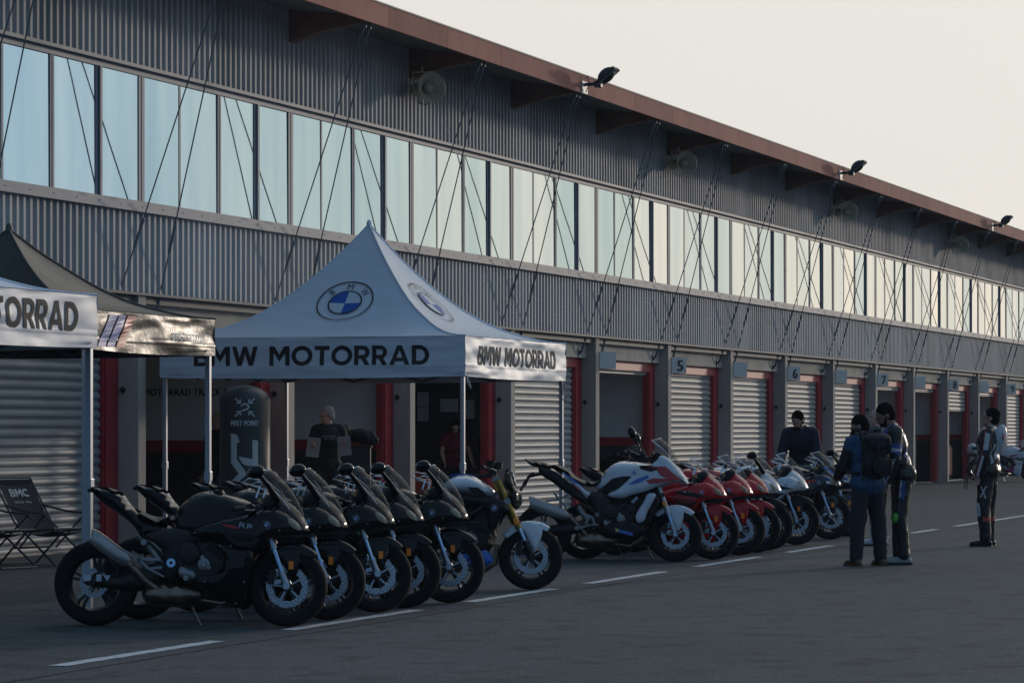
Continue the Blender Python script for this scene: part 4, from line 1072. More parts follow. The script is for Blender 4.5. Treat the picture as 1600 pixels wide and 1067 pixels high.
def tourer():
    rt = empty('motorcycle'); T = steer(1.30, .95, 25, 3); FA = (1.5, 0, .302); RA = (0, 0, .325); W = 'paint_white'
    wheel('rear_wheel', rt, .325, .19, Matrix.Translation(RA), 5, (-.075,), .125)
    wheel('front_wheel', rt, .302, .12, T @ Matrix.Translation(FA), 5, (-.055, .055), .16)
    fork(rt, T, (1.28, 0, .93), FA, .10, 'fork_silver', 'fork_silver', usd=.62)
    guard(rt, T, FA, .322, W, refl=None, a0=50, a1=135, fl=[(-.12, .27), (-.02, .32), (.075, .30), (.10, .24), (.08, .14), (.05, .05), (.02, .05), (-.03, .12), (-.07, .2), (-.10, .24)])
    for s in (-1, 1):
        mb = MB(); mb.T = T; mb.box((1.375, s*.135, .645), (.036, .014, .055), Matrix.Rotation(R(-20), 3, 'Y')); mb.build('reflector', 'reflector', rt)
        mb = MB(); mb.pillow([(-.09, .36), (-.06, .30), (.15, .29), (.45, .33), (.60, .42), (.52, .48), (.3, .43), (-.04, .385)], lambda u, z: .022, .04, .03, s, .105); mb.build('swingarm', 'engine_black', rt, smooth=60)
        mb = MB(); mb.pillow([(-.06, 1.07), (.10, 1.04), (.22, .95), (.36, .84), (.50, .73), (.56, .68), (.56, .62), (.44, .66), (.28, .76), (.10, .90), (-.04, .98)], lambda u, z: .02, .04, .03, s, .11)
        mb.build('subframe_cover', 'plastic', rt, smooth=60)
        mb = MB(); mb.pillow([(.21, 1.015), (.30, .96), (.40, .875), (.48, .80), (.57, .76), (.64, .79), (.62, .72), (.52, .735), (.505, .70), (.42, .81), (.33, .88), (.25, .96)], lambda u, z: .02, .03, .03, s, .13)
        p = mb.build('side_panel', W, rt, smooth=60)
        side_decal(p, 'blue_stripe', 'paint_blue', [(.24, 1.0), (.33, .935), (.42, .87), (.45, .845), (.36, .885), (.27, .955)], lambda u, z: .15, s, .006)
        mb = MB(); mb.pillow([(.50, .76), (.63, .80), (.72, .76), (.80, .68), (.78, .58), (.70, .45), (.64, .36), (.58, .40), (.60, .54), (.54, .66)], lambda u, z: .03, .045, .035, s, .13); f = mb.build('frame', 'engine_black', rt, smooth=60)
        mb = MB(); mb.lathe([(.010, s*.172), (.022, s*.172), (.025, s*.15)], (.625, 0, .52), 'y', 16); mb.build('pivot_cap', 'engine_metal', f)
        mb = MB(); P3 = lambda u, z: (u, s*.18, z)
        for a, b in (((.44, .545), (.58, .49)), ((.58, .49), (.60, .40)), ((.58, .41), (.40, .365)), ((.50, .40), (.64, .41)), ((.54, .50), (.50, .42))): mb.bar(P3(*a), P3(*b), .02, .012, up=(0, 1, 0))
        mb.tube([P3(.40, .365), (.40, s*.26, .365)], .014, 8); mb.tube([(.40, s*.17, .365), (.40, s*.2, .365)], .026, 10)
        mb.build('footrest', 'engine_metal', f)
    mb = MB(); mb.pillow([(-.23, 1.165), (-.20, 1.165), (-.06, 1.13), (.0, 1.125), (.12, 1.08), (.06, 1.04), (-.04, 1.06), (-.16, 1.09)], lambda u, z: .10, .03, .03); mb.build('luggage_rack', 'plastic', rt, smooth=60)
    mb = MB(); mb.bar((-.02, 0, 1.0), (-.18, 0, .96), .05, .03); mb.bar((-.17, 0, .97), (-.22, 0, .86), .03, .03)
    pl = mb.build('plate_holder', 'plastic', rt); mb = MB(); mb.box((-.235, 0, .86), (.012, .17, .14), Matrix.Rotation(R(28), 3, 'Y')); mb.build('number_plate', 'plastic', pl)
    mb = MB(); mb.tube([(-.10, -.13, .985), (-.14, -.15, .97)], .02, 8); mb.build('turn_signal', 'plastic', pl)
    mb = MB(); mb.pillow([(.05, 1.085), (.14, 1.10), (.22, 1.085), (.30, 1.03), (.40, .94), (.52, .905), (.62, .915), (.67, .97), (.68, .88), (.55, .84), (.40, .87), (.28, .96), (.15, 1.02)], lambda u, z: .13, .04, .04); mb.build('seat', 'seat_vinyl', rt, smooth=60)
    wt = lambda u, z: .10+.08*clamp((u-.58)/.25)-.05*clamp((z-1.02)/.12)
    mb = MB(); mb.pillow([(.58, .86), (.66, .95), (.70, 1.03), (.78, 1.10), (.90, 1.145), (1.04, 1.13), (1.24, 1.11), (1.32, 1.08), (1.28, .98), (1.12, .88), (.92, .80), (.70, .78), (.60, .80)], wt, .04, .09)
    tk = mb.build('fuel_tank', W, rt, smooth=70)
    for s in (-1, 1):
        side_decal(tk, 'black_panel', 'plastic', [(.64, .80), (.80, .93), (.92, .955), (1.06, .95), (1.10, .965), (1.0, .89), (.84, .82), (.72, .79)], wt, s, .006)
        yb = lambda u, z: .215-1.6*max(0, u-1.32)**2-.9*max(0, .95-u)**2
        mb = MB(); mb.pillow([(1.66, .865), (1.58, 1.0), (1.52, 1.07), (1.42, 1.165), (1.34, 1.195), (1.30, 1.13), (1.22, 1.075), (1.08, 1.02), (.98, .91), (.86, .80), (.74, .755), (.78, .715), (.92, .70), (1.02, .745), (1.16, .775), (1.32, .845), (1.50, .92), (1.58, .92)], lambda u, z: .03, .035, .05, s, yb)
        fp = mb.build('side_fairing', W, rt, smooth=55); yo = lambda u, z: yb(u, z)+.029
        badge(fp, 1.045, .99, .04, yo, s)
        side_decal(fp, 'red_stripe', 'logo_red', [(1.20, 1.06), (1.40, 1.06), (1.52, .96), (1.58, .915), (1.44, .915), (1.34, .96), (1.30, 1.02)], yo, s)
        side_decal(fp, 'blue_stripe', 'paint_blue', [(.98, .86), (1.08, .92), (1.20, .965), (1.22, .94), (1.12, .88), (1.04, .86)], yo, s)
        side_decal(fp, 'red_flash', 'logo_red', [(1.18, .90), (1.26, .93), (1.36, .925), (1.52, .925), (1.44, .895), (1.30, .87), (1.22, .865)], yo, s)
        side_decal(fp, 'navy_stripe', 'plastic', [(1.10, 1.07), (1.24, 1.075), (1.32, 1.03), (1.24, 1.0), (1.12, 1.03)], yo, s)
        mb = MB(); mb.pillow([(1.44, 1.07), (1.52, 1.0), (1.62, .885), (1.58, .90), (1.48, .95), (1.45, 1.0)], lambda u, z: .012, .03, .03, s, lambda u, z: .08+.5*(1.66-u)*.5, 1); mb.build('headlight', 'black_gloss', fp, smooth=60)
        mb = MB(); mb.pillow([(1.10, .58), (1.16, .67), (1.20, .765), (1.30, .76), (1.26, .66), (1.20, .56), (1.16, .44), (1.09, .42), (1.06, .50)], lambda u, z: .02, .035, .035, s, .215, 1); mb.build('radiator_cover', W, rt, smooth=60)
        mb = MB(); mb.pillow([(1.20, .76), (1.31, .75), (1.33, .66), (1.27, .52), (1.20, .40), (1.15, .42), (1.22, .56), (1.27, .66)], lambda u, z: .02, .03, .03, s, .19, 1)
        mb.pillow([(.66, .36), (.78, .44), (1.0, .47), (1.12, .42), (1.20, .36), (1.15, .28), (.95, .25), (.72, .27)], lambda u, z: .03, .04, .045, s, .17)
        bp = mb.build('belly_pan', 'plastic', rt, smooth=60)
        side_decal(bp, 'sponsor_strip', 'paint_blue', [(.84, .365), (1.03, .315), (1.035, .28), (.845, .33)], lambda u, z: .203, s, .004)
        side_decal(bp, 'sponsor_end', 'plate_yellow', [(.835, .368), (.868, .36), (.872, .322), (.84, .33)], lambda u, z: .205, s, .005)
    mb = MB(); mb.pillow([(1.67, .86), (1.60, .99), (1.50, 1.10), (1.40, 1.17), (1.33, 1.15), (1.30, 1.0), (1.36, .90), (1.5, .90)], lambda u, z: .035+.15*clamp((1.68-u)/.32)**.8, .035, .07); mb.build('nose_cowl', W, rt, smooth=60)
    mb = MB(); mb.pillow([(.70, .74), (1.10, .78), (1.30, .92), (1.36, .80), (1.26, .5), (1.1, .3), (.8, .5)], lambda u, z: .12, .06, .05); mb.build('radiator', 'plastic_dark', rt, smooth=60)
    mb = MB(); mb.pillow([(1.20, 1.10), (1.22, 1.22), (1.27, 1.26), (1.34, 1.24), (1.44, 1.14), (1.35, 1.08)], lambda u, z: .10, .04, .05); mb.build('instrument_panel', 'plastic_dark', rt, smooth=60)
    engine(rt, .78, .56)
    mb = MB(); mb.tube([(1.02, -.15, .66), (1.08, -.16, .72)], .02, 8); mb.build('engine_sticker', 'badge_pale', rt)
    exhaust(rt, (-.14, .66), (.30, .495), .075, .07, [(.35, -.14, .46), (.42, -.12, .38), (.50, -.08, .28)], mm='muffler_steel')
    screen(rt, (1.55, 0, 1.10), (1.33, 0, 1.40), .06, .15, .10, .03, 'smoke_plastic')
    mirrors(rt, (1.12, 1.22), (1.03, 1.43), sz=(.045, .06, .075), stem=.008, yb=.26, yh=.36)
    bars(rt, T, (1.24, .08, 1.17), (1.00, .38, 1.19))
    for s in (-1, 1): mb = MB(); mb.pillow([(1.02, 1.15), (1.10, 1.21), (1.17, 1.24), (1.19, 1.17), (1.12, 1.13)], lambda u, z: .03, .03, .03, s, .33); mb.build('hand_guard', 'plastic', rt, smooth=60)
    mb = MB(); mb.tube([(.83, .12, .20), (.90, .2, .06), (.93, .24, .012)], .009, 7); mb.box((.94, .25, .006), (.06, .03, .008)); mb.build('side_stand', 'engine_metal', rt)
    mb = MB(); mb.tube([(.40, -.05, .62), (.54, -.05, .42)], .035, 12); mb.build('shock_absorber', 'engine_metal', rt)
    mb = MB(); mb.tube([(.13, -.12, .77), (.27, -.1, .60)], .014, 6); mb.tube([(.02, -.12, .67), (.20, -.11, .70), (.3, -.11, .76)], .012, 6); mb.build('hanger_bracket', 'engine_metal', rt)
    return rt
def roadster():
    rt = empty('motorcycle'); T = steer(1.15, .95, 24, 8); FA = (1.45, 0, .302); RA = (0, 0, .325); W = 'paint_white'
    wheel('rear_wheel', rt, .325, .18, Matrix.Translation(RA), 5, (-.075,), .11)
    wheel('front_wheel', rt, .302, .12, T @ Matrix.Translation(FA), 5, (-.055, .055), .16)
    fork(rt, T, (1.12, 0, 1.03), FA, .105, 'fork_gold', 'plastic', usd=.62, rup=.029)
    guard(rt, T, FA, .322, W, refl=None, a0=58, a1=142, fl=[(-.10, .27), (-.0, .33), (.075, .31), (.11, .24), (.08, .14), (.045, .05), (.02, .05), (-.01, .12), (-.05, .2), (-.08, .24)])
    for s in (-1, 1):
        mb = MB(); mb.T = T; mb.box((1.30, s*.14, .625), (.036, .014, .06), Matrix.Rotation(R(-22), 3, 'Y')); mb.build('reflector', 'reflector', rt)
        mb = MB(); mb.pillow([(-.09, .36), (-.06, .30), (.15, .29), (.45, .33), (.60, .42), (.52, .48), (.3, .43), (-.04, .385)], lambda u, z: .022, .04, .03, s, .105); mb.build('swingarm', 'engine_black', rt, smooth=60)
        mb = MB(); mb.pillow([(.58, .90), (.72, .91), (.88, .885), (1.08, .87), (1.20, .83), (1.27, .735), (1.20, .70), (1.16, .62), (1.11, .535), (1.05, .56), (1.06, .72), (.95, .78), (.75, .76), (.62, .78)], lambda u, z: .04, .04, .05, s, .15)
        fp = mb.build('tank_panel', 'plastic', rt, smooth=60); badge(fp, 1.12, .755, .033, lambda u, z: .19, s)
        mb = MB(); P = lambda u, z, y=.15: (u, s*y, z)
        mb.tube([P(.62, .82), P(.78, .64), P(.85, .46), P(.78, .34)], .02, 8); mb.tube([P(1.1, .85), P(.95, .72), P(.78, .64)], .022, 8); mb.tube([P(.85, .62), P(1.02, .62, .14), P(1.08, .48, .13)], .018, 8); mb.build('frame', 'engine_black', rt, smooth=60)
        mb = MB(); mb.pillow([(.72, .30), (.86, .38), (.97, .43), (1.04, .37), (1.14, .26), (1.13, .235), (1.0, .21), (.8, .2)], lambda u, z: .03, .03, .04, s, .10); mb.build('belly_pan', 'paint_blue', rt, smooth=60)
        mb = MB(); mb.T = T; mb.tube([(1.25, s*.12, .86), (1.27, s*.22, .855)], .016, 8); mb.build('turn_signal', 'plastic', rt)
    mb = MB(); mb.pillow([(.58, .88), (.62, .98), (.70, 1.045), (.80, 1.08), (.92, 1.06), (1.03, .99), (1.15, .90), (1.14, .865), (1.0, .86), (.82, .89), (.65, .885)], lambda u, z: .18-.05*clamp((z-.98)/.1), .04, .08)
    tk = mb.build('fuel_tank', W, rt, smooth=70)
    for s in (-1, 1):
        side_decal(tk, 'black_inset', 'plastic', [(.87, .95), (.97, .945), (1.05, .87), (.93, .87)], lambda u, z: .18, s, .005)
    mb = MB(); mb.pillow([(.66, 1.05), (.72, 1.085), (.90, 1.085), (.96, 1.055), (.82, 1.08)], lambda u, z: .07, .02, .03); mb.build('tank_stripe', 'paint_blue', tk, smooth=60)
    mb = MB(); mb.pillow([(-.05, .98), (.15, .98), (.35, .90), (.55, .86), (.66, .92), (.66, .82), (.4, .76), (.1, .88)], lambda u, z: .12, .04, .05); mb.build('seat', 'seat_vinyl', rt, smooth=60)
    mb = MB(); mb.pillow([(-.10, .95), (.15, .90), (.35, .80), (.6, .80), (.6, .68), (.4, .66), (.1, .82)], lambda u, z: .11, .04, .05); mb.build('tail', W, rt, smooth=60)
    engine(rt, .80, .55); exhaust(rt, (.05, .55), (.32, .44), .06, .058, [(.38, -.14, .40), (.46, -.12, .32), (.52, -.08, .27)])
    mb = MB(); mb.T = T; mb.pillow([(1.23, .93), (1.30, .96), (1.345, .91), (1.36, .80), (1.33, .745), (1.27, .76), (1.22, .84)], lambda u, z: .115, .035, .05)
    hl = mb.build('headlight', 'black_gloss', rt, smooth=60)
    mb = MB(); mb.T = T; mb.pillow([(1.33, .93), (1.365, .88), (1.372, .81), (1.35, .775), (1.345, .85)], lambda u, z: .09, .02, .03); mb.build('lens', 'lens', hl, smooth=60)
    mb = MB(); mb.T = T; mb.pillow([(1.18, .98), (1.215, 1.13), (1.235, 1.135), (1.26, 1.02), (1.30, .955), (1.24, .92)], lambda u, z: .10, .02, .04); mb.build('fly_screen', 'plastic', rt, smooth=60)
    mb = MB(); mb.T = T; mb.pillow([(1.255, 1.11), (1.275, 1.12), (1.30, 1.04), (1.315, .965), (1.30, .96), (1.275, 1.03)], lambda u, z: .085, .012, .02); mb.build('screen_edge', 'badge_pale', rt, smooth=60)
    mb = MB(); mb.pillow([(.85, .80), (1.1, .85), (1.18, .75), (1.12, .45), (1.0, .35), (.9, .5)], lambda u, z: .13, .05, .05); mb.build('radiator', 'plastic_dark', rt, smooth=60)
    bars(rt, T, (1.12, .08, 1.09), (.98, .38, 1.10))
    mb = MB(); mb.T = T; mb.lathe([(0, -.03), (.04, -.03), (.045, .03), (0, .035)], (1.13, -.16, 1.14), 'z', 12); mb.lathe([(0, -.03), (.04, -.03), (.045, .03), (0, .035)], (1.06, -.2, 1.15), 'z', 12); mb.build('fluid_cup', 'plastic', rt)
    mb = MB(); mb.tube([(.70, .12, .20), (.76, .2, .05), (.78, .24, .012)], .009, 7); mb.build('side_stand', 'engine_metal', rt)
    return rt
rs = roadster(); place(rs, 829, 921, HD+2, 4, 'white and black roadster motorcycle with golden fork between the two rows', None, fx=1.45)
tr = tourer(); place(tr, 1055, 877.5, HD-1, 5, 'tall white touring motorcycle with red and blue stripes, left end of the right row', None, fx=1.5)
# white and magenta motorcycle at the right edge of the picture
mat('paint_magenta', (.35, .02, .14), .28, coat=.6)
pk = superbike(dict(main='paint_white', screen='clear_plastic', mirrors=False, low='paint_white', guard='paint_white', tail='paint_white', rr='plastic', slash='paint_magenta',
     decals=[('magenta_panel', 'paint_magenta', [(.82, .72), (.95, .75), (1.10, .78), (1.05, .71), (.92, .68)])], lowdecals=[('magenta_flash', 'paint_magenta', [(.76, .325), (.88, .36), (.95, .40), (1.02, .36), (.95, .25), (.86, .26)])]))
place(pk, 1610, 752, -74, 4, 'white and magenta sports motorcycle at the right edge, in front of the far garages', None)
mb = MB(); put_text(mb, 'aprilia', lambda x, y: (1.08+x, -.237, .50+y), .06, .26, .03); mb.build('lettering', 'plastic', pk)
# motorcycle standing inside the open garage behind the tourer
gb = superbike(dict(main='paint_black', screen='smoke_plastic', mirrors=False, rr='plastic', nose='paint_black'))
gb.location = (S0+2.55, D+1.3, 0); gb.rotation_euler = (0, 0, R(-95)); tag(gb, 'dark motorcycle with a pale round race number inside the open garage', 'motorcycle')
mb = MB()
for s in (-1, 1): put_text(mb, '62', lambda x, y, s=s: (1.42+x*(1 if s < 0 else -1), s*.214, .80+y), .07, .09, .04)
nb = mb.build('race_number', 'ink', gb)
mb = MB()
for s in (-1,): mb.lathe([(0, s*.208), (.075, s*.207), (.08, s*.19)], (1.42, 0, .80), 'y', 20)
mb.build('number_plate', 'sign_grey', gb)
# ---------------- people ----------------
mat('skin', (.46, .25, .18), .5); mat('skin_light', (.62, .35, .28), .5); mat('skin_dark', (.28, .14, .09), .5)
mat('hair_dark', (.010, .008, .007), .95, spec=.08, bump=.4, bscale=300); mat('hair_grey', (.30, .285, .28), .95, spec=.1, bump=.4, bscale=300); mat('hair_blond', (.34, .22, .10), .5, bump=.4, bscale=200)
mat('navy_cloth', (.012, .017, .035), .85, bump=.2, bscale=30); mat('black_cloth', (.012, .012, .014), .8, bump=.2, bscale=30); mat('jean', (.05, .08, .15), .85)
mat('trouser', (.018, .021, .028), .85, bump=.2, bscale=25); mat('leather_black', (.012, .012, .013), .32, bump=.35, bscale=22); mat('leather_white', (.50, .52, .55), .4, bump=.2, bscale=22)
mat('jacket_blue', (.015, .06, .14), .6, bump=.2, bscale=25); mat('suit_blue', (.02, .06, .25), .4); mat('grey_shirt', (.035, .045, .06), .85)
mat('boot_brown', (.11, .05, .025), .55); mat('shoe_grey', (.28, .30, .31), .6); mat('sock_white', (.55, .57, .60), .8); mat('red_shirt', (.16, .01, .018), .8)
mat('paper', (.30, .32, .34), .7); mat('slider_green', (.10, .5, .05), .5); mat('suit_red', (.50, .06, .05), .45)
def capsule(mb, p, q, r0, r1, n=12):
    p = Vector(p); q = Vector(q); d = q-p; L = d.length
    if L < 1e-6: return mb.ell(p, (r0, r0, r0), n, 6)
    d.normalize(); pts = []; rs = []
    for a in (-85, -60, -30): pts.append(p+d*r0*math.sin(R(a))); rs.append(r0*math.cos(R(a)))
    pts += [p, q]; rs += [r0, r1]
    for a in (30, 60, 85): pts.append(q+d*r1*math.sin(R(a))); rs.append(r1*math.cos(R(a)))
    mb.tube(pts, rs, n)
SC2 = bpy.data.scenes.new('workshop')      # scratch scene, removed at the end
def blob(mb, name, mats, parent, voxel, it=6, matfn=None, wrinkle=0, seed=1):
    """fuse the overlapping volumes of mb into one continuous smooth surface"""
    me = bpy.data.meshes.new('tmp'); me.from_pydata(mb.v, [], mb.f); o = bpy.data.objects.new('tmp', me); SC2.collection.objects.link(o)
    bm = bmesh.new(); bm.from_mesh(me); bmesh.ops.recalc_face_normals(bm, faces=bm.faces); bm.to_mesh(me); bm.free()
    m = o.modifiers.new('r', 'REMESH'); m.mode = 'VOXEL'; m.voxel_size = voxel
    m = o.modifiers.new('s', 'SMOOTH'); m.iterations = it; m.factor = .5
    vl = SC2.view_layers[0]; vl.update(); dg = vl.depsgraph; new = bpy.data.meshes.new_from_object(o.evaluated_get(dg)); bpy.data.objects.remove(o)
    new.name = name
    if wrinkle:
        N_ = [v.normal.copy() for v in new.vertices]; P_ = [v.co.copy() for v in new.vertices]; Q_ = []
        for c, nv in zip(P_, N_):
            k = noise.noise(Vector((c.x*13+seed+c.z*3, c.y*13, c.z*6.5)))+.5*noise.noise(Vector((c.x*26, c.y*26+seed, c.z*17+c.x*9)))
            Q_ += list(c+nv*k*wrinkle)
        new.vertices.foreach_set('co', Q_); new.update()
    new.materials.clear()
    for k in mats: new.materials.append(M[k])
    for p in new.polygons:
        p.use_smooth = True
        if matfn: p.material_index = matfn(p.center)
    r = bpy.data.objects.new(name, new); COL.objects.link(r); r.parent = parent
    return r
def hand(mb, w, e, side, curl=.5, k=1.0):
    """palm and five separate fingers growing on from wrist w, forearm direction from e"""
    w = Vector(w); d = (w-Vector(e)).normalized(); sd = Vector((1, 0, 0)) if abs(d.x) < .8 else Vector((0, 0, 1))
    a = (sd-d*sd.dot(d)).normalized()          # across the knuckles (towards the thumb side)
    nrm_ = d.cross(a)*(1 if side > 0 else -1)   # back of the hand
    c0 = w+d*.055*k
    for t in (-.03, -.01, .01, .03): capsule(mb, w+a*t*.6*k, w+d*.085*k+a*t*k, .014*k, .012*k, 8)
    for i, (t, L) in enumerate(((.033, .072), (.011, .080), (-.011, .074), (-.033, .058))):
        p = w+d*.088*k+a*t*1.08*k; c = curl*(1+.12*i)
        d1 = (d*math.cos(c*.6)-nrm_*math.sin(c*.6)); d2 = (d*math.cos(c*1.5)-nrm_*math.sin(c*1.5)); d3 = (d*math.cos(c*2.3)-nrm_*math.sin(c*2.3))
        p1 = p+d1*L*.45*k; p2 = p1+d2*L*.3*k; p3 = p2+d3*L*.22*k
        capsule(mb, p, p1, .0092*k, .0086*k, 8); capsule(mb, p1, p2, .0086*k, .008*k, 8); capsule(mb, p2, p3, .008*k, .0068*k, 8)
    p = w+d*.02*k+a*.03*k; p1 = p+(d*.6+a*.75).normalized()*.042*k; p2 = p1+(d*.9+a*.3-nrm_*.3).normalized()*.034*k
    capsule(mb, p, p1, .013*k, .0105*k, 8); capsule(mb, p1, p2, .0105*k, .0085*k, 8)
def human(label, loc, az, h=1.75, lean=0, headyaw=0, headpitch=0, arms=None, legs=None, skin='skin', hair='hair_dark', beard=False, bald=False, glasses=False,
          top=None, topfn=None, topm=('black_cloth',), slv=1.0, bot=('trouser',), botfn=None, botlen=1.0, shoe='boot_brown', shoeh=.10, fat=1.0, loose=.018, collar=True, long_hair=False, curl=.5, hood=False, group='people outside the garages'):
    rt = empty('person', (loc[0], loc[1], 0), R(az), label, 'person', group)
    k = h/1.75; V = lambda x, y, z: Vector((x, y, z))*k
    pel = V(0, 0, .95); L_ = R(lean)
    def up(d, x=0, y=0): return pel+V(x*math.cos(L_)+d*math.sin(L_), y, d*math.cos(L_)-x*math.sin(L_))
    waist, chest, nk = up(.13), up(.36, .01), up(.53, -.01)
    sh = {s: up(.475, -.005, s*.175) for s in (-1, 1)}
    HB = Matrix.Rotation(R(headyaw), 3, 'Z') @ Matrix.Rotation(R(headpitch)+L_*.4, 3, 'Y')
    hb = up(.565, .005); hd = lambda x, y, z: hb+HB @ (Vector((x, y, z))*k)
    arms = arms or {1: ((.05, .12, -1), (.25, .02, -1)), -1: ((.05, -.12, -1), (.25, -.02, -1))}
    legs = legs or {1: ((.02, .04, -1), (-.03, .02, -1)), -1: ((.02, -.04, -1), (-.03, -.02, -1))}
    J = {}
    for s in (-1, 1):
        a, b = [Vector(v).normalized() for v in arms[s]]; el = sh[s]+a*.285*k; wr_ = el+b*.25*k; J['a', s] = (sh[s], el, wr_)
        a, b = [Vector(v).normalized() for v in legs[s]]; hp = pel+V(0, s*.09, -.03); kn = hp+a*.42*k; an = kn+b*.42*k; J['l', s] = (hp, kn, an)
    # set the ankles at height .085 by sliding everything vertically
    low = min(J['l', 1][2].z, J['l', -1][2].z); rt.location.z = .085*k-low
    def torso(mb, g, upto=True):
        rx = Matrix.Rotation(L_, 3, 'Y'); f = fat
        mb.ell(pel+V(.0, 0, .0), ((.115*f+g)*k, (.165*f+g)*k, (.13+g)*k), 16, 10, rx)
        mb.ell(waist+V(.015*(f-1)*4, 0, 0), ((.108*f+g)*k, (.148*f+g)*k, (.16+g)*k), 16, 10, rx)
        mb.ell(chest, ((.12*f+g)*k, (.172*f+g)*k, (.185+g)*k), 16, 10, rx)
        for s in (-1, 1):
            capsule(mb, nk+V(-.01, 0, -.02), sh[s]+V(0, -s*.01, .0), (.062+g*.6)*k, (.060+g)*k)
            mb.ell(up(.02, -.05, s*.07), ((.09+g*.7)*k,)*3)
    body = MB(); torso(body, -.012)
    capsule(body, nk+V(0, 0, -.02), hd(-.005, 0, .05), .057*k*min(fat, 1.1), .053*k)
    body.ell(hd(-.012, 0, .135), (.098*k, .077*k, .098*k), 18, 12, HB); body.ell(hd(.035, 0, .075), (.062*k, .056*k, .075*k), 16, 10, HB)
    body.ell(hd(.060, 0, .035), (.030*k, .034*k, .022*k), 10, 6, HB)
    capsule(body, hd(.083, 0, .125), hd(.108, 0, .088), .009*k, .014*k, 8); body.ell(hd(.078, 0, .140), (.016*k, .048*k, .010*k), 10, 6, HB)
    body.ell(hd(.088, 0, .058), (.012*k, .026*k, .010*k), 10, 6, HB); body.ell(hd(.070, .03, .095), (.02*k, .02*k, .018*k), 8, 5, HB); body.ell(hd(.070, -.03, .095), (.02*k, .02*k, .018*k), 8, 5, HB)
    for s in (-1, 1): body.ell(hd(-.012, s*.078, .105), (.018*k, .009*k, .030*k), 10, 6, HB)
    for s in (-1, 1):
        S_, E_, W_ = J['a', s]; capsule(body, S_, E_, .050*k, .040*k); capsule(body, E_, E_.lerp(W_, .35), .040*k, .041*k); capsule(body, E_.lerp(W_, .35), W_, .040*k, .026*k)
        hand(body, W_, E_, s, curl, k)
        H_, K_, A_ = J['l', s]; capsule(body, H_, K_, .080*k, .054*k); capsule(body, K_, K_.lerp(A_, .35), .053*k, .056*k); capsule(body, K_.lerp(A_, .35), A_, .055*k, .036*k)
        capsule(body, A_+V(-.03, 0, -.045), A_+V(.12, 0, -.055), .036*k, .026*k)
    blob(body, 'body', (skin,), rt, .0085, 5)
    # eyes
    for s in (-1, 1):
        mb = MB(); mb.ell(hd(.076, s*.031, .120), (.010*k,)*3, 10, 6, HB); mb.build('eye', 'black_gloss', rt, smooth=60)
    if not bald:
        mb = MB(); mb.ell(hd(-.028, 0, .149), (.1030*k, .0840*k, .1010*k), 20, 14, HB); mb.ell(hd(-.047, 0, .098), (.077*k, .0775*k, .082*k), 18, 12, HB)
        if long_hair:
            for q in range(7): capsule(mb, hd(-.05, (q-3)*.022, .12), hd(-.075, (q-3)*.030, -.20), .04*k, .02*k)
        blob(mb, 'hair', (hair,), rt, .008, 1, wrinkle=.002)
    if beard:
        mb = MB(); mb.ell(hd(.052, 0, .045), (.050*k, .052*k, .036*k), 14, 8, HB); mb.ell(hd(.092, 0, .072), (.014*k, .028*k, .008*k), 8, 5, HB)
        for s in (-1, 1): capsule(mb, hd(.045, s*.045, .05), hd(.0, s*.071, .11), .016*k, .008*k)
        blob(mb, 'beard', (hair,), rt, .008, 2)
    if glasses:
        mb = MB()
        for s in (-1, 1):
            mb.tube([hd(.098+.0*math.cos(t), s*.033+.024*math.cos(t), .118+.018*math.sin(t)) for t in [i*math.pi/6 for i in range(12)]], .0022*k, 5, closed=True)
            mb.tube([hd(.097, s*.056, .122), hd(.05, s*.08, .122), hd(-.01, s*.086, .12)], .0022*k, 5)
        mb.build('glasses', 'black', rt)
    # upper garment
    g = loose; mb = MB(); torso(mb, g)
    mb.ell(pel+V(0, 0, .0), ((.125*fat+g)*k, (.175*fat+g)*k, (.10+g)*k), 16, 10)
    if collar: capsule(mb, nk+V(0, 0, -.03), nk+V(-.005, 0, .012), (.070+g*.6)*k, (.058+g*.3)*k)
    if hood: mb.ell(nk+V(-.075, 0, .015), (.065*k, .11*k, .06*k), 14, 8)
    for s in (-1, 1):
        S_, E_, W_ = J['a', s]; capsule(mb, S_, E_, (.052+g)*k, (.043+g)*k)
        if slv > .5: capsule(mb, E_, E_.lerp(W_, .97*slv), (.044+g)*k, (.034+g*.7)*k)
    if slv <= .5:
        mb2 = MB(); torso(mb2, g); mb2.ell(pel+V(0, 0, .0), ((.125*fat+g)*k, (.175*fat+g)*k, (.10+g)*k), 16, 10)
        for s in (-1, 1): S_, E_, W_ = J['a', s]; mb2.tube([S_, S_.lerp(E_, .3), S_.lerp(E_, .62)], [(.056+g)*k, (.052+g)*k, (.054+g)*k], 14)
        mb = mb2
    inf = lambda c: nearest(c, J, pel, nk)
    blob(mb, top or 'jacket', topm, rt, .011, 4, (lambda c: topfn(c, inf(c))) if topfn else None, wrinkle=.007)
    # trousers
    g = loose*.9; mb = MB(); mb.ell(pel, ((.118*fat+g)*k, (.168*fat+g)*k, (.12+g)*k), 16, 10)
    for s in (-1, 1):
        mb.ell(up(.01, -.05, s*.07), ((.092+g*.7)*k,)*3)
        H_, K_, A_ = J['l', s]; capsule(mb, H_, K_, (.083+g)*k, (.060+g)*k); e_ = K_.lerp(A_, clamp((botlen-.5)*2, 0, 1)*.97)
        if botlen > .55: capsule(mb, K_, e_, (.060+g)*k, (.046+g)*k)
    blob(mb, 'trousers', bot, rt, .011, 4, (lambda c: botfn(c, inf(c))) if botfn else None, wrinkle=.009, seed=4)
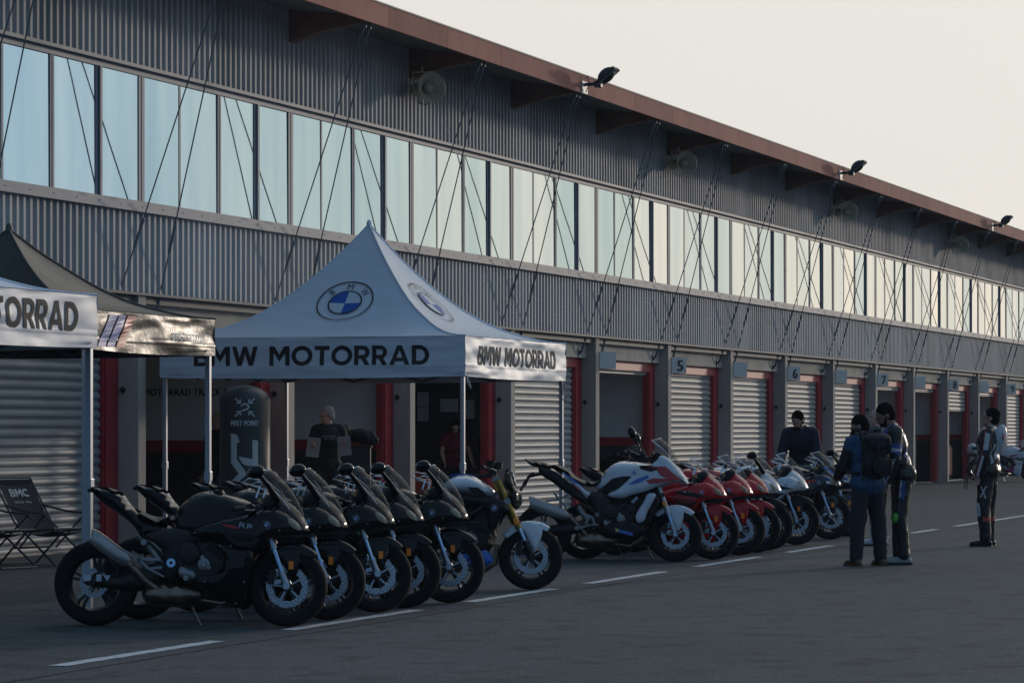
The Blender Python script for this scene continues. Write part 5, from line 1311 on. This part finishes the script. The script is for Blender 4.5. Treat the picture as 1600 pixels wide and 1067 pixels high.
    for s in (-1, 1):
        H_, K_, A_ = J['l', s]; mb = MB(); z0 = A_.z-.085*k
        capsule(mb, A_+V(0, 0, shoeh-.03), A_+V(0, 0, -.03), .050*k, .046*k)
        capsule(mb, Vector((A_.x-.045*k, A_.y, z0+.045*k)), Vector((A_.x+.06*k, A_.y, z0+.045*k)), .044*k, .044*k); capsule(mb, Vector((A_.x+.06*k, A_.y, z0+.042*k)), Vector((A_.x+.165*k, A_.y+s*.02*k, z0+.034*k)), .044*k, .034*k)
        b = blob(mb, 'shoe', (shoe if isinstance(shoe, str) else shoe[0],), rt, .009, 3)
        for v in b.data.vertices:
            if v.co.z < z0+.006*k: v.co.z = z0+.004*k
        mb = MB(); mb.prism([(A_.x-.088*k, A_.y-.04*k), (A_.x+.1*k, A_.y-.045*k+s*.01), (A_.x+.19*k, A_.y-.03*k+s*.02*k), (A_.x+.205*k, A_.y+s*.02*k), (A_.x+.19*k, A_.y+.035*k+s*.02*k), (A_.x+.1*k, A_.y+.045*k+s*.01), (A_.x-.088*k, A_.y+.04*k)], z0, z0+.022*k, 'xy')
        mb.build('sole', 'black' if shoe != 'boot_brown' else 'boot_brown', b)
    return rt, dict(J=J, pel=pel, nk=nk, chest=chest, up=up, hd=hd, k=k, HB=HB)
def nearest(c, J, pel, nk):
    best = None
    segs = [('torso', 0, pel, nk)]+[('arm' if q[0] == 'a' else 'leg', q[1], *(v[0], v[1])) for q, v in J.items()]+[('fore' if q[0] == 'a' else 'shin', q[1], *(v[1], v[2])) for q, v in J.items()]
    for nm, s, a, b in segs:
        d = b-a; t = clamp((c-a).dot(d)/d.dot(d)); p = a+d*t; r = (c-p).length-(.10 if nm == 'torso' else 0)
        if best is None or r < best[0]: best = (r, nm, s, t, c-p)
    return best[1:]
def world(rt, v): return Matrix.Translation(rt.location) @ Matrix.Rotation(rt.rotation_euler.z, 4, 'Z') @ Vector(v)
# hooded man behind the motorcycles
human('bearded man in a dark navy hoodie looking down behind the parked motorcycles', at(1252, 45.2), 188, 1.80, lean=22, headyaw=-22, headpitch=26, beard=True, top='hoodie', topm=('navy_cloth',), hood=True, loose=.03,
      arms={1: ((.25, .25, -1), (.75, .1, -.6)), -1: ((.25, -.25, -1), (.75, -.1, -.6))})
# man with backpack
def jf(c, n):
    nm, s, t, o = n
    if nm in ('arm', 'fore'): return 0 if t < .28 and nm == 'arm' else 1
    return 0 if abs(c.y) > .06 or c.z < 1.12 else 1
bp_rt, bi = human('man in a blue and black jacket wearing a black backpack, seen from behind', at(1356, 35.1), 44, 1.66, lean=9, headyaw=50, headpitch=24, hair='hair_dark', glasses=True, topm=('jacket_blue', 'black_cloth'), topfn=jf, fat=1.12, loose=.035,
      arms={1: ((.28, .22, -1), (.75, -.15, -.45)), -1: ((.12, -.28, -1), (.5, .1, -.8))}, legs={1: ((.0, .13, -1), (-.02, .05, -1)), -1: ((.0, -.13, -1), (-.03, -.05, -1))}, shoe='boot_brown', shoeh=.12)
b = empty('backpack', world(bp_rt, bi['up'](.30, -.235)), R(44), 'black backpack on the back of the man in the blue and black jacket', 'backpack')
mb = MB(); mb.ell((0, 0, -.08), (.12, .165, .19), 16, 12); mb.ell((.01, 0, .08), (.11, .155, .16), 16, 12); mb.bx(-.05, .10, -.13, .13, -.22, .18)
for s in (-1, 1): mb.ell((-.03, s*.13, -.12), (.07, .05, .11), 12, 8)
blob(mb, 'pack_body', ('black_cloth',), b, .01, 5, wrinkle=.007)
mb = MB(); mb.ell((-.115, 0, -.12), (.05, .12, .10), 14, 10); blob(mb, 'front_pocket', ('trouser',), b, .01, 3, wrinkle=.004)
mb = MB(); mb.ell((-.015, 0, .17), (.135, .165, .07), 16, 8); mb.ell((-.1, 0, .12), (.04, .14, .07), 12, 8); blob(mb, 'lid', ('trouser',), b, .01, 3, wrinkle=.004)
mb = MB()
for y in (-.07, .07): mb.bx(-.172, -.160, y-.012, y+.012, -.2, .12); mb.bx(-.14, -.10, y-.012, y+.012, -.0, .18); mb.bx(-.18, -.168, y-.02, y+.02, -.09, -.06)
mb.build('buckle_strap', 'black_cloth', b)
mb = MB()
for s in (-1, 1): mb.tube([(.10, s*.12, .16), (.14, s*.13, .27), (.24, s*.14, .27), (.35, s*.14, .14), (.36, s*.16, -.05), (.24, s*.20, -.2), (.1, s*.16, -.2)], .02, 8)
mb.build('shoulder_strap', 'black_cloth', b, smooth=60)
# bald man
human('bald man in a grey shirt, dark shorts and white socks behind the other two', at(1371, 41.2), 75, 1.76, headyaw=20, skin='skin_light', bald=True, top='shirt', topm=('grey_shirt',), slv=.3, bot=('black_cloth',), botlen=.6, shoe='sock_white', shoeh=.34, fat=1.1, loose=.02)
# man in blue and white racing leathers
def s1(c, n):
    nm, s, t, o = n
    if nm == 'arm': return 2 if .62 < t < .74 else (1 if .45 < t < .62 or .74 < t < .84 else 0)
    if nm == 'fore': return 1 if o.x > .015 and .1 < t < .9 else (2 if abs(o.x-.01) < .006 else 0)
    if nm == 'torso': return 1 if .09 < abs(c.y) < .15 and c.z > 1.15 else (2 if abs(abs(c.y)-.08) < .008 and c.z > 1.1 else 0)
    return 0
def s1b(c, n):
    nm, s, t, o = n
    if nm == 'leg': return 1 if abs(o.x) < .018 and .1 < t < .55 else (2 if abs(o.x-.03) < .008 and t < .5 else 0)
    return 0
p1, i1 = human('dark haired bearded man in black racing leathers with blue and white flashes', at(1408, 35.5), 112, 1.80, lean=12, headyaw=4, headpitch=26, skin='skin_dark', beard=True, top='race_suit', topm=('leather_black', 'suit_blue', 'leather_white'), topfn=s1, bot=('leather_black', 'suit_blue', 'leather_white'), botfn=s1b,
      shoe='shoe_grey', shoeh=.06, fat=1.06, loose=.026, arms={1: ((.06, .14, -1), (.35, .0, -1)), -1: ((.2, -.12, -1), (.6, .1, -1))}, legs={1: ((.10, .10, -1), (-.10, .04, -1)), -1: ((-.02, -.12, -1), (.02, -.05, -1))})
def slider(rt, inf, s, m):
    K_ = inf['J']['l', s][1]; mb = MB(); mb.ell((K_.x+.045, K_.y+s*.055, K_.z+.0), (.045, .022, .06), 12, 8); mb.build('knee_slider', m, rt, smooth=60)
slider(p1, i1, 1, 'slider_green'); slider(p1, i1, -1, 'slider_green')
def armtext(rt, inf, txt, t, h, w_, m, s=1):
    S_, E_, W_ = inf['J']['a', s]; p = S_.lerp(E_, t); mb = MB()
    put_text(mb, txt, lambda x, y: (p.x-x*s, p.y+s*(.068-.9*x*x/.07*.3), p.z+y), h, w_, .03); mb.build('lettering', m, rt)
armtext(p1, i1, 'RACING', .5, .022, .09, 'leather_white')
# man in black and white racing leathers
def s2(c, n):
    nm, s, t, o = n
    if nm == 'arm': return 1 if o.x < .012 and .0 < t < .75 and o.x > -.05 else (2 if abs(o.x-.018) < .006 else 0)
    if nm == 'fore': return 1 if abs(o.x-.005) < .014 else (2 if abs(o.x-.025) < .006 else 0)
    if nm == 'torso':
        if c.z > 1.12 and c.x < -.02 and abs(c.y) < .12: return 1
        return 1 if abs(abs(c.y)-.155) < .012 and c.z < 1.3 and c.z > 1.05 else 0
    return 0
def s2b(c, n):
    nm, s, t, o = n
    if nm == 'leg': return 1 if (.40 < t < .75 and abs(((o.x*1.2)+(t-.57)*.25)) < .012) or (.40 < t < .75 and abs(((o.x*1.2)-(t-.57)*.25)) < .012) else 0
    if nm == 'shin': return 1 if t < .28 and o.x > .03 else (2 if .32 < t < .45 and o.x < .0 and abs(o.y) > .03 else 0)
    return 0
p2, i2 = human('man with cropped hair in black and white racing leathers standing alone on the right', at(1543, 41.0), 88, 1.76, lean=-4, headyaw=8, headpitch=2, top='race_suit', topm=('leather_black', 'leather_white', 'suit_red'), topfn=s2, bot=('leather_black', 'leather_white', 'suit_red'), botfn=s2b, shoe='leather_black', shoeh=.24, fat=1.12, loose=.032,
      arms={1: ((.10, .16, -1), (.30, .03, -1)), -1: ((.02, -.12, -1), (.2, .0, -1))}, legs={1: ((.06, .07, -1), (-.06, .02, -1)), -1: ((.02, -.05, -1), (.0, -.02, -1))})
mb = MB(); hc = i2['up'](.42, -.130); mb.ell(hc, (.085, .115, .19), 14, 10, Matrix.Rotation(R(-12), 3, 'Y')); hm = mb.build('back_hump', 'leather_white', p2, smooth=60)
mb = MB(); mb.tube([(hc.x-.060, hc.y+.075+.035*math.cos(t), hc.z+.03+.045*math.sin(t)) for t in [i*math.pi/8 for i in range(16)]], .005, 5, closed=True); mb.box((hc.x-.068, hc.y+.07, hc.z+.03), (.02, .02, .05), Matrix.Rotation(R(30), 3, 'X')); mb.build('hump_mark', 'suit_red', hm)
mb = MB(); pp = i2['up'](.10, -.10, .10)
put_text(mb, 'AXO', lambda x, y: (i2['up'](.10, 0).x-.09-x*.75, .135+x*.45-.3*x*x, i2['up'](.10, 0).z+y+.02), .06, .17, .05); mb.build('lettering', 'suit_red', p2)
slider(p2, i2, 1, 'leather_white')
# man reading papers under the tent
tx, ty = at(513, 46.5)
p3, i3 = human('grey haired man with glasses in a black t-shirt holding papers under the white tent', (tx, ty), 205, 1.82, headyaw=-62, headpitch=14, hair='hair_grey', glasses=True, top='t_shirt', topm=('black_cloth',), slv=.3, loose=.02, curl=.9,
      arms={1: ((.12, .30, -1), (.9, -.25, .28)), -1: ((.12, -.30, -1), (.9, .15, .2))}, group='people under the tents and in the garages')
mb = MB()
put_text(mb, 'BMW MOTORRAD', lambda x, y: (.155-.9*x*x, x*-1*-1, 1.335*1.04+y), .020, .20, .04); put_text(mb, 'MOTORSPORT', lambda x, y: (.155-.9*x*x, x, 1.30*1.04+y), .014, .15, .03); mb.build('lettering', 'badge_pale', p3)
for s, lab in ((1, 'sheet of paper in the left hand of the grey haired man'), (-1, 'sheet of paper in the right hand of the grey haired man')):
    W_ = i3['J']['a', s][2]; pt = world(p3, W_+Vector((.09, s*.01, .0)))
    mb = MB(); vs = []
    for i in range(7):
        for j in range(9): x = -.095+.19*i/6; z = -.17+.29*j/8; vs.append((.025*math.sin(z*9)-.3*(x*x)*.6, x, z))
    vs += [(a-.002, b_, c) for a, b_, c in vs]; n9 = 63
    fs = [(i*9+j, (i+1)*9+j, (i+1)*9+j+1, i*9+j+1) for i in range(6) for j in range(8)]; fs += [tuple(q+n9 for q in reversed(f)) for f in fs]
    mb.add(vs, fs); o = mb.build('paper_sheet', 'paper', None, smooth=60); o.location = pt; o.rotation_euler = (R(6*s), R(8), R(205)); tag(o, lab, 'paper')
# person in the garage and woman behind the column
X_, Y_ = 50.9, D+1.0
human('person in a dark red t-shirt leaning over inside the garage with the black board', (X_, Y_), 215, 1.68, lean=16, headpitch=25, headyaw=-10, top='t_shirt', topm=('red_shirt',), slv=.3, arms={1: ((.3, .3, -1), (.7, .0, -.7)), -1: ((.3, -.3, -1), (.7, .0, -.7))}, group='people under the tents and in the garages')
human('woman with long blond hair in a black top and jeans behind the black column', at(341, 43.0), 160, 1.72, headyaw=10, headpitch=6, hair='hair_blond', long_hair=True, top='top', topm=('black_cloth',), bot=('jean',), shoe='black', group='people under the tents and in the garages')
# ---------------- things inside the open garages ----------------
mat('helmet_white', (.55, .56, .58), .25, coat=.6); mat('helmet_red', (.35, .02, .03), .25, coat=.6); mat('cart_red', (.22, .012, .015), .4); mat('hi_vis', (.35, .6, .02), .6); mat('khaki', (.10, .08, .03), .9); mat('bag_blue', (.01, .04, .16), .7)
def helmet(loc, rz, m, label):
    rt = empty('helmet', loc, rz, label, 'helmet', 'motorcycle helmets in the garages')
    mb = MB(); mb.ell((0, 0, .13), (.145, .115, .13), 20, 12); mb.ell((.06, 0, .06), (.09, .085, .07), 14, 8)
    blob(mb, 'shell', (m,), rt, .009, 4)
    mb = MB(); vs = []
    for i in range(9):
        a = R(-62+124*i/8)
        for z, r in ((.095, 1.06), (.175, 1.03)): vs.append((.01+.14*r*math.cos(a), .113*r*math.sin(a), z))
    mb.add(vs, [(2*i, 2*i+1, 2*i+3, 2*i+2) for i in range(8)]); mb.build('visor', 'black_gloss', rt, smooth=60)
def cart(loc, rz, label, w_=.65, d_=.45, h_=.85):
    rt = empty('tool_cart', loc, rz, label, 'tool cart', 'tool carts in the garages')
    mb = MB(); mb.bx(-w_/2, w_/2, -d_/2, d_/2, .12, h_); mb.build('cabinet', 'cart_red', rt, bevel=.012)
    for i in range(5):
        z = .16+i*(h_-.2)/5; mb = MB(); mb.bx(-w_/2+.03, w_/2-.03, -d_/2-.012, -d_/2+.01, z, z+(h_-.2)/5-.02); dr = mb.build('drawer', 'cart_red', rt, bevel=.003)
        mb = MB(); mb.tube([(-.2, -d_/2-.03, z+.09), (.2, -d_/2-.03, z+.09)], .008, 6); mb.build('handle', 'steel', dr)
    mb = MB(); mb.bx(-w_/2-.01, w_/2+.01, -d_/2-.01, d_/2+.01, h_, h_+.03); mb.build('worktop', 'black', rt, bevel=.004)
    for a in (-1, 1):
        for b_ in (-1, 1): mb = MB(); mb.lathe([(0, -.02), (.055, -.02), (.06, 0), (.055, .02), (0, .02)], (a*(w_/2-.08), b_*(d_/2-.06), .06), 'y', 14); mb.build('castor', 'black', rt)
cart((SX(-2)+2.6, D+.9, .02), R(15), 'red tool cart below the black notice board')
cart((SX(7)+3.1, D+.75, .02), 0, 'red tool cart under the half lowered shutter', .8, .4, .95)
helmet((SX(7)+3.0, D+.75, 1.0), R(-120), 'helmet_white', 'white and red helmet standing on the red tool cart under the half lowered shutter')
helmet((SX(6)+3.2, D+.9, 1.32), R(-100), 'helmet_red', 'dark red helmet on top of a tall cabinet in the garage')
rt = empty('cabinet', (SX(6)+3.3, D+.95, .02), 0, 'tall dark cabinet carrying a red helmet', 'cabinet'); mb = MB(); mb.bx(-.45, .45, -.25, .25, 0, 1.29); mb.build('case', 'dark_paint', rt, bevel=.01)
mb = MB(); mb.bx(-.43, -.01, -.268, -.25, .04, 1.25); mb.build('door', 'dark_paint', rt); mb = MB(); mb.bx(.01, .43, -.268, -.25, .04, 1.25); mb.build('door', 'dark_paint', rt)
mb = MB(); mb.ell((0, 0, .28), (.25, .16, .28), 14, 10); o = blob(mb, 'sports_bag', ('bag_blue',), None, .02, 4, wrinkle=.02); o.location = (SX(6)+2.6, D+.8, .02); tag(o, 'blue bag on the garage floor beside the tall dark cabinet', 'bag')
for i, (x, m, lab, h_) in enumerate(((2.45, 'hi_vis', 'yellow green cloth hanging over a stand under the half lowered shutter', 1.05), (3.55, 'khaki', 'dull khaki cover draped over something beside the red tool cart', 1.05))):
    mb = MB(); vs = []; n = 14
    for a in range(n+1):
        for z in range(7): vs.append((-.18+.36*a/n, .05*math.sin(a*1.7)*(1-z/8)+.02*z/6, .3+(h_-.3)*z/6+(.02*math.sin(a))))
    vs += [(p[0], p[1]+.012, p[2]) for p in vs]; N_ = (n+1)*7
    fs = [(a*7+z, (a+1)*7+z, (a+1)*7+z+1, a*7+z+1) for a in range(n) for z in range(6)]; fs += [tuple(q+N_ for q in reversed(f)) for f in fs]
    mb.add(vs, fs); o = mb.build('cloth', m, None, smooth=70); o.location = (SX(7)+x, D+.62, 0); tag(o, lab, 'cloth')
hx_, hy_ = at(1519, 80); helmet((hx_, hy_, .88), R(-120), 'helmet_white', 'white helmet resting on a tall black stool behind the lone man')
rt = empty('stool', (hx_, hy_, 0), 0, 'tall black stool carrying a white helmet', 'stool')
mb = MB(); mb.lathe([(0, .82), (.17, .82), (.19, .84), (.19, .87), (.16, .878), (0, .88)], n=24); mb.build('seat', 'black', rt, smooth=40)
for i in range(4):
    a = R(45+90*i); mb = MB(); mb.tube([(.12*math.cos(a), .12*math.sin(a), .83), (.24*math.cos(a), .24*math.sin(a), 0)], .014, 8); mb.build('leg', 'black', rt)
mb = MB(); mb.tube([(.20*math.cos(R(30*i)), .20*math.sin(R(30*i)), .3) for i in range(12)], .009, 6, closed=True); mb.build('foot_ring', 'steel', rt)
# notice board on the partition of the third open garage, posters
px0 = SX(-1)-.10
rt = empty('notice_board', (px0-.03, D+1.1, 1.75), 0, 'black notice board with pale sheets inside the garage', 'notice board')
mb = MB(); mb.bx(-.02, .02, -.55, .75, -.75, .55); mb.build('board', 'black', rt)
for y, z, a, b_ in ((.45, .25, .10, .12), (.45, -.0, .10, .12), (-.02, .15, .16, .11), (-.38, .08, .09, .16)):
    mb = MB(); mb.bx(-.032, -.024, y-a, y+a, z-b_, z+b_); mb.build('notice_sheet', 'paper', rt)
def wall_text(k, txt, y, z, h, w_):
    o = empty('wall_sign', (SX(k)-.108, D+y, z), 0, 'dark words on the garage wall left of the black column', 'sign')
    mb = MB(); put_text(mb, txt, lambda a, b_, l=0: (-.002-l, -a, b_), h, w_, .03, True); mb.build('lettering', 'ink', o)
wall_text(-3, 'BMW MOTORRAD TRACK DAYS', 1.6, 2.02, .10, 1.9)
# things heaped on the garage floor behind the black row
for i, (k, x, y) in enumerate(((-2, 3.4, 1.5), (-3, 3.2, 1.2))):
    mb = MB(); rr = random.Random(i)
    for q in range(9): mb.ell((rr.uniform(-.35, .35), rr.uniform(-.2, .2), rr.uniform(.1, .65)), (rr.uniform(.1, .25),)*3, 10, 6)
    mb.bx(-.4, .4, -.25, .25, 0, .5)
    o = blob(mb, 'bag_pile', ('trouser',), None, .025, 3, wrinkle=.03); o.location = (SX(k)+x, D+y, .02); tag(o, ['dark bags piled beside the red tool cart', 'dark bags piled behind the grey haired man'][i], 'bags')

cx_, cy_ = at(556, 47.4)
rt = empty('cabinet', (cx_, cy_, 0), R(20), 'dark low cabinet behind the grey haired man', 'cabinet'); mb = MB(); mb.bx(-.3, .3, -.22, .22, 0, 1.22); mb.build('case', 'dark_paint', rt, bevel=.01); mb = MB(); mb.bx(-.32, .32, -.24, .24, 1.222, 1.25); mb.build('top', 'black', rt, bevel=.004)
mb = MB(); mb.ell((.12, 0, .14), (.26, .14, .10), 14, 10); mb.ell((-.15, 0, .20), (.18, .13, .11), 14, 10); mb.ell((.28, 0, .08), (.16, .12, .08), 12, 8)
o = blob(mb, 'jacket_heap', ('black_cloth',), None, .016, 3, wrinkle=.02); o.location = (cx_-.1, cy_+.05, 1.26); o.rotation_euler = (0, 0, R(-70)); tag(o, 'black jacket heaped on the cabinet behind the grey haired man', 'jacket')
bpy.data.scenes.remove(SC2)
# ---------------- morning haze ----------------
mb = MB(); mb.bx(-40, 240, -120, 60, -1, 22); hz = mb.build('haze', None); hz.data.materials.clear()
m = bpy.data.materials.new('haze'); m.use_nodes = True; n = m.node_tree; n.nodes.remove(n.nodes['Principled BSDF'])
pv = n.nodes.new('ShaderNodeVolumePrincipled'); pv.inputs['Color'].default_value = (.80, .88, 1, 1); pv.inputs['Density'].default_value = .00032
n.links.new(pv.outputs[0], n.nodes['Material Output'].inputs['Volume']); hz.data.materials.append(m); tag(hz, kind='stuff')
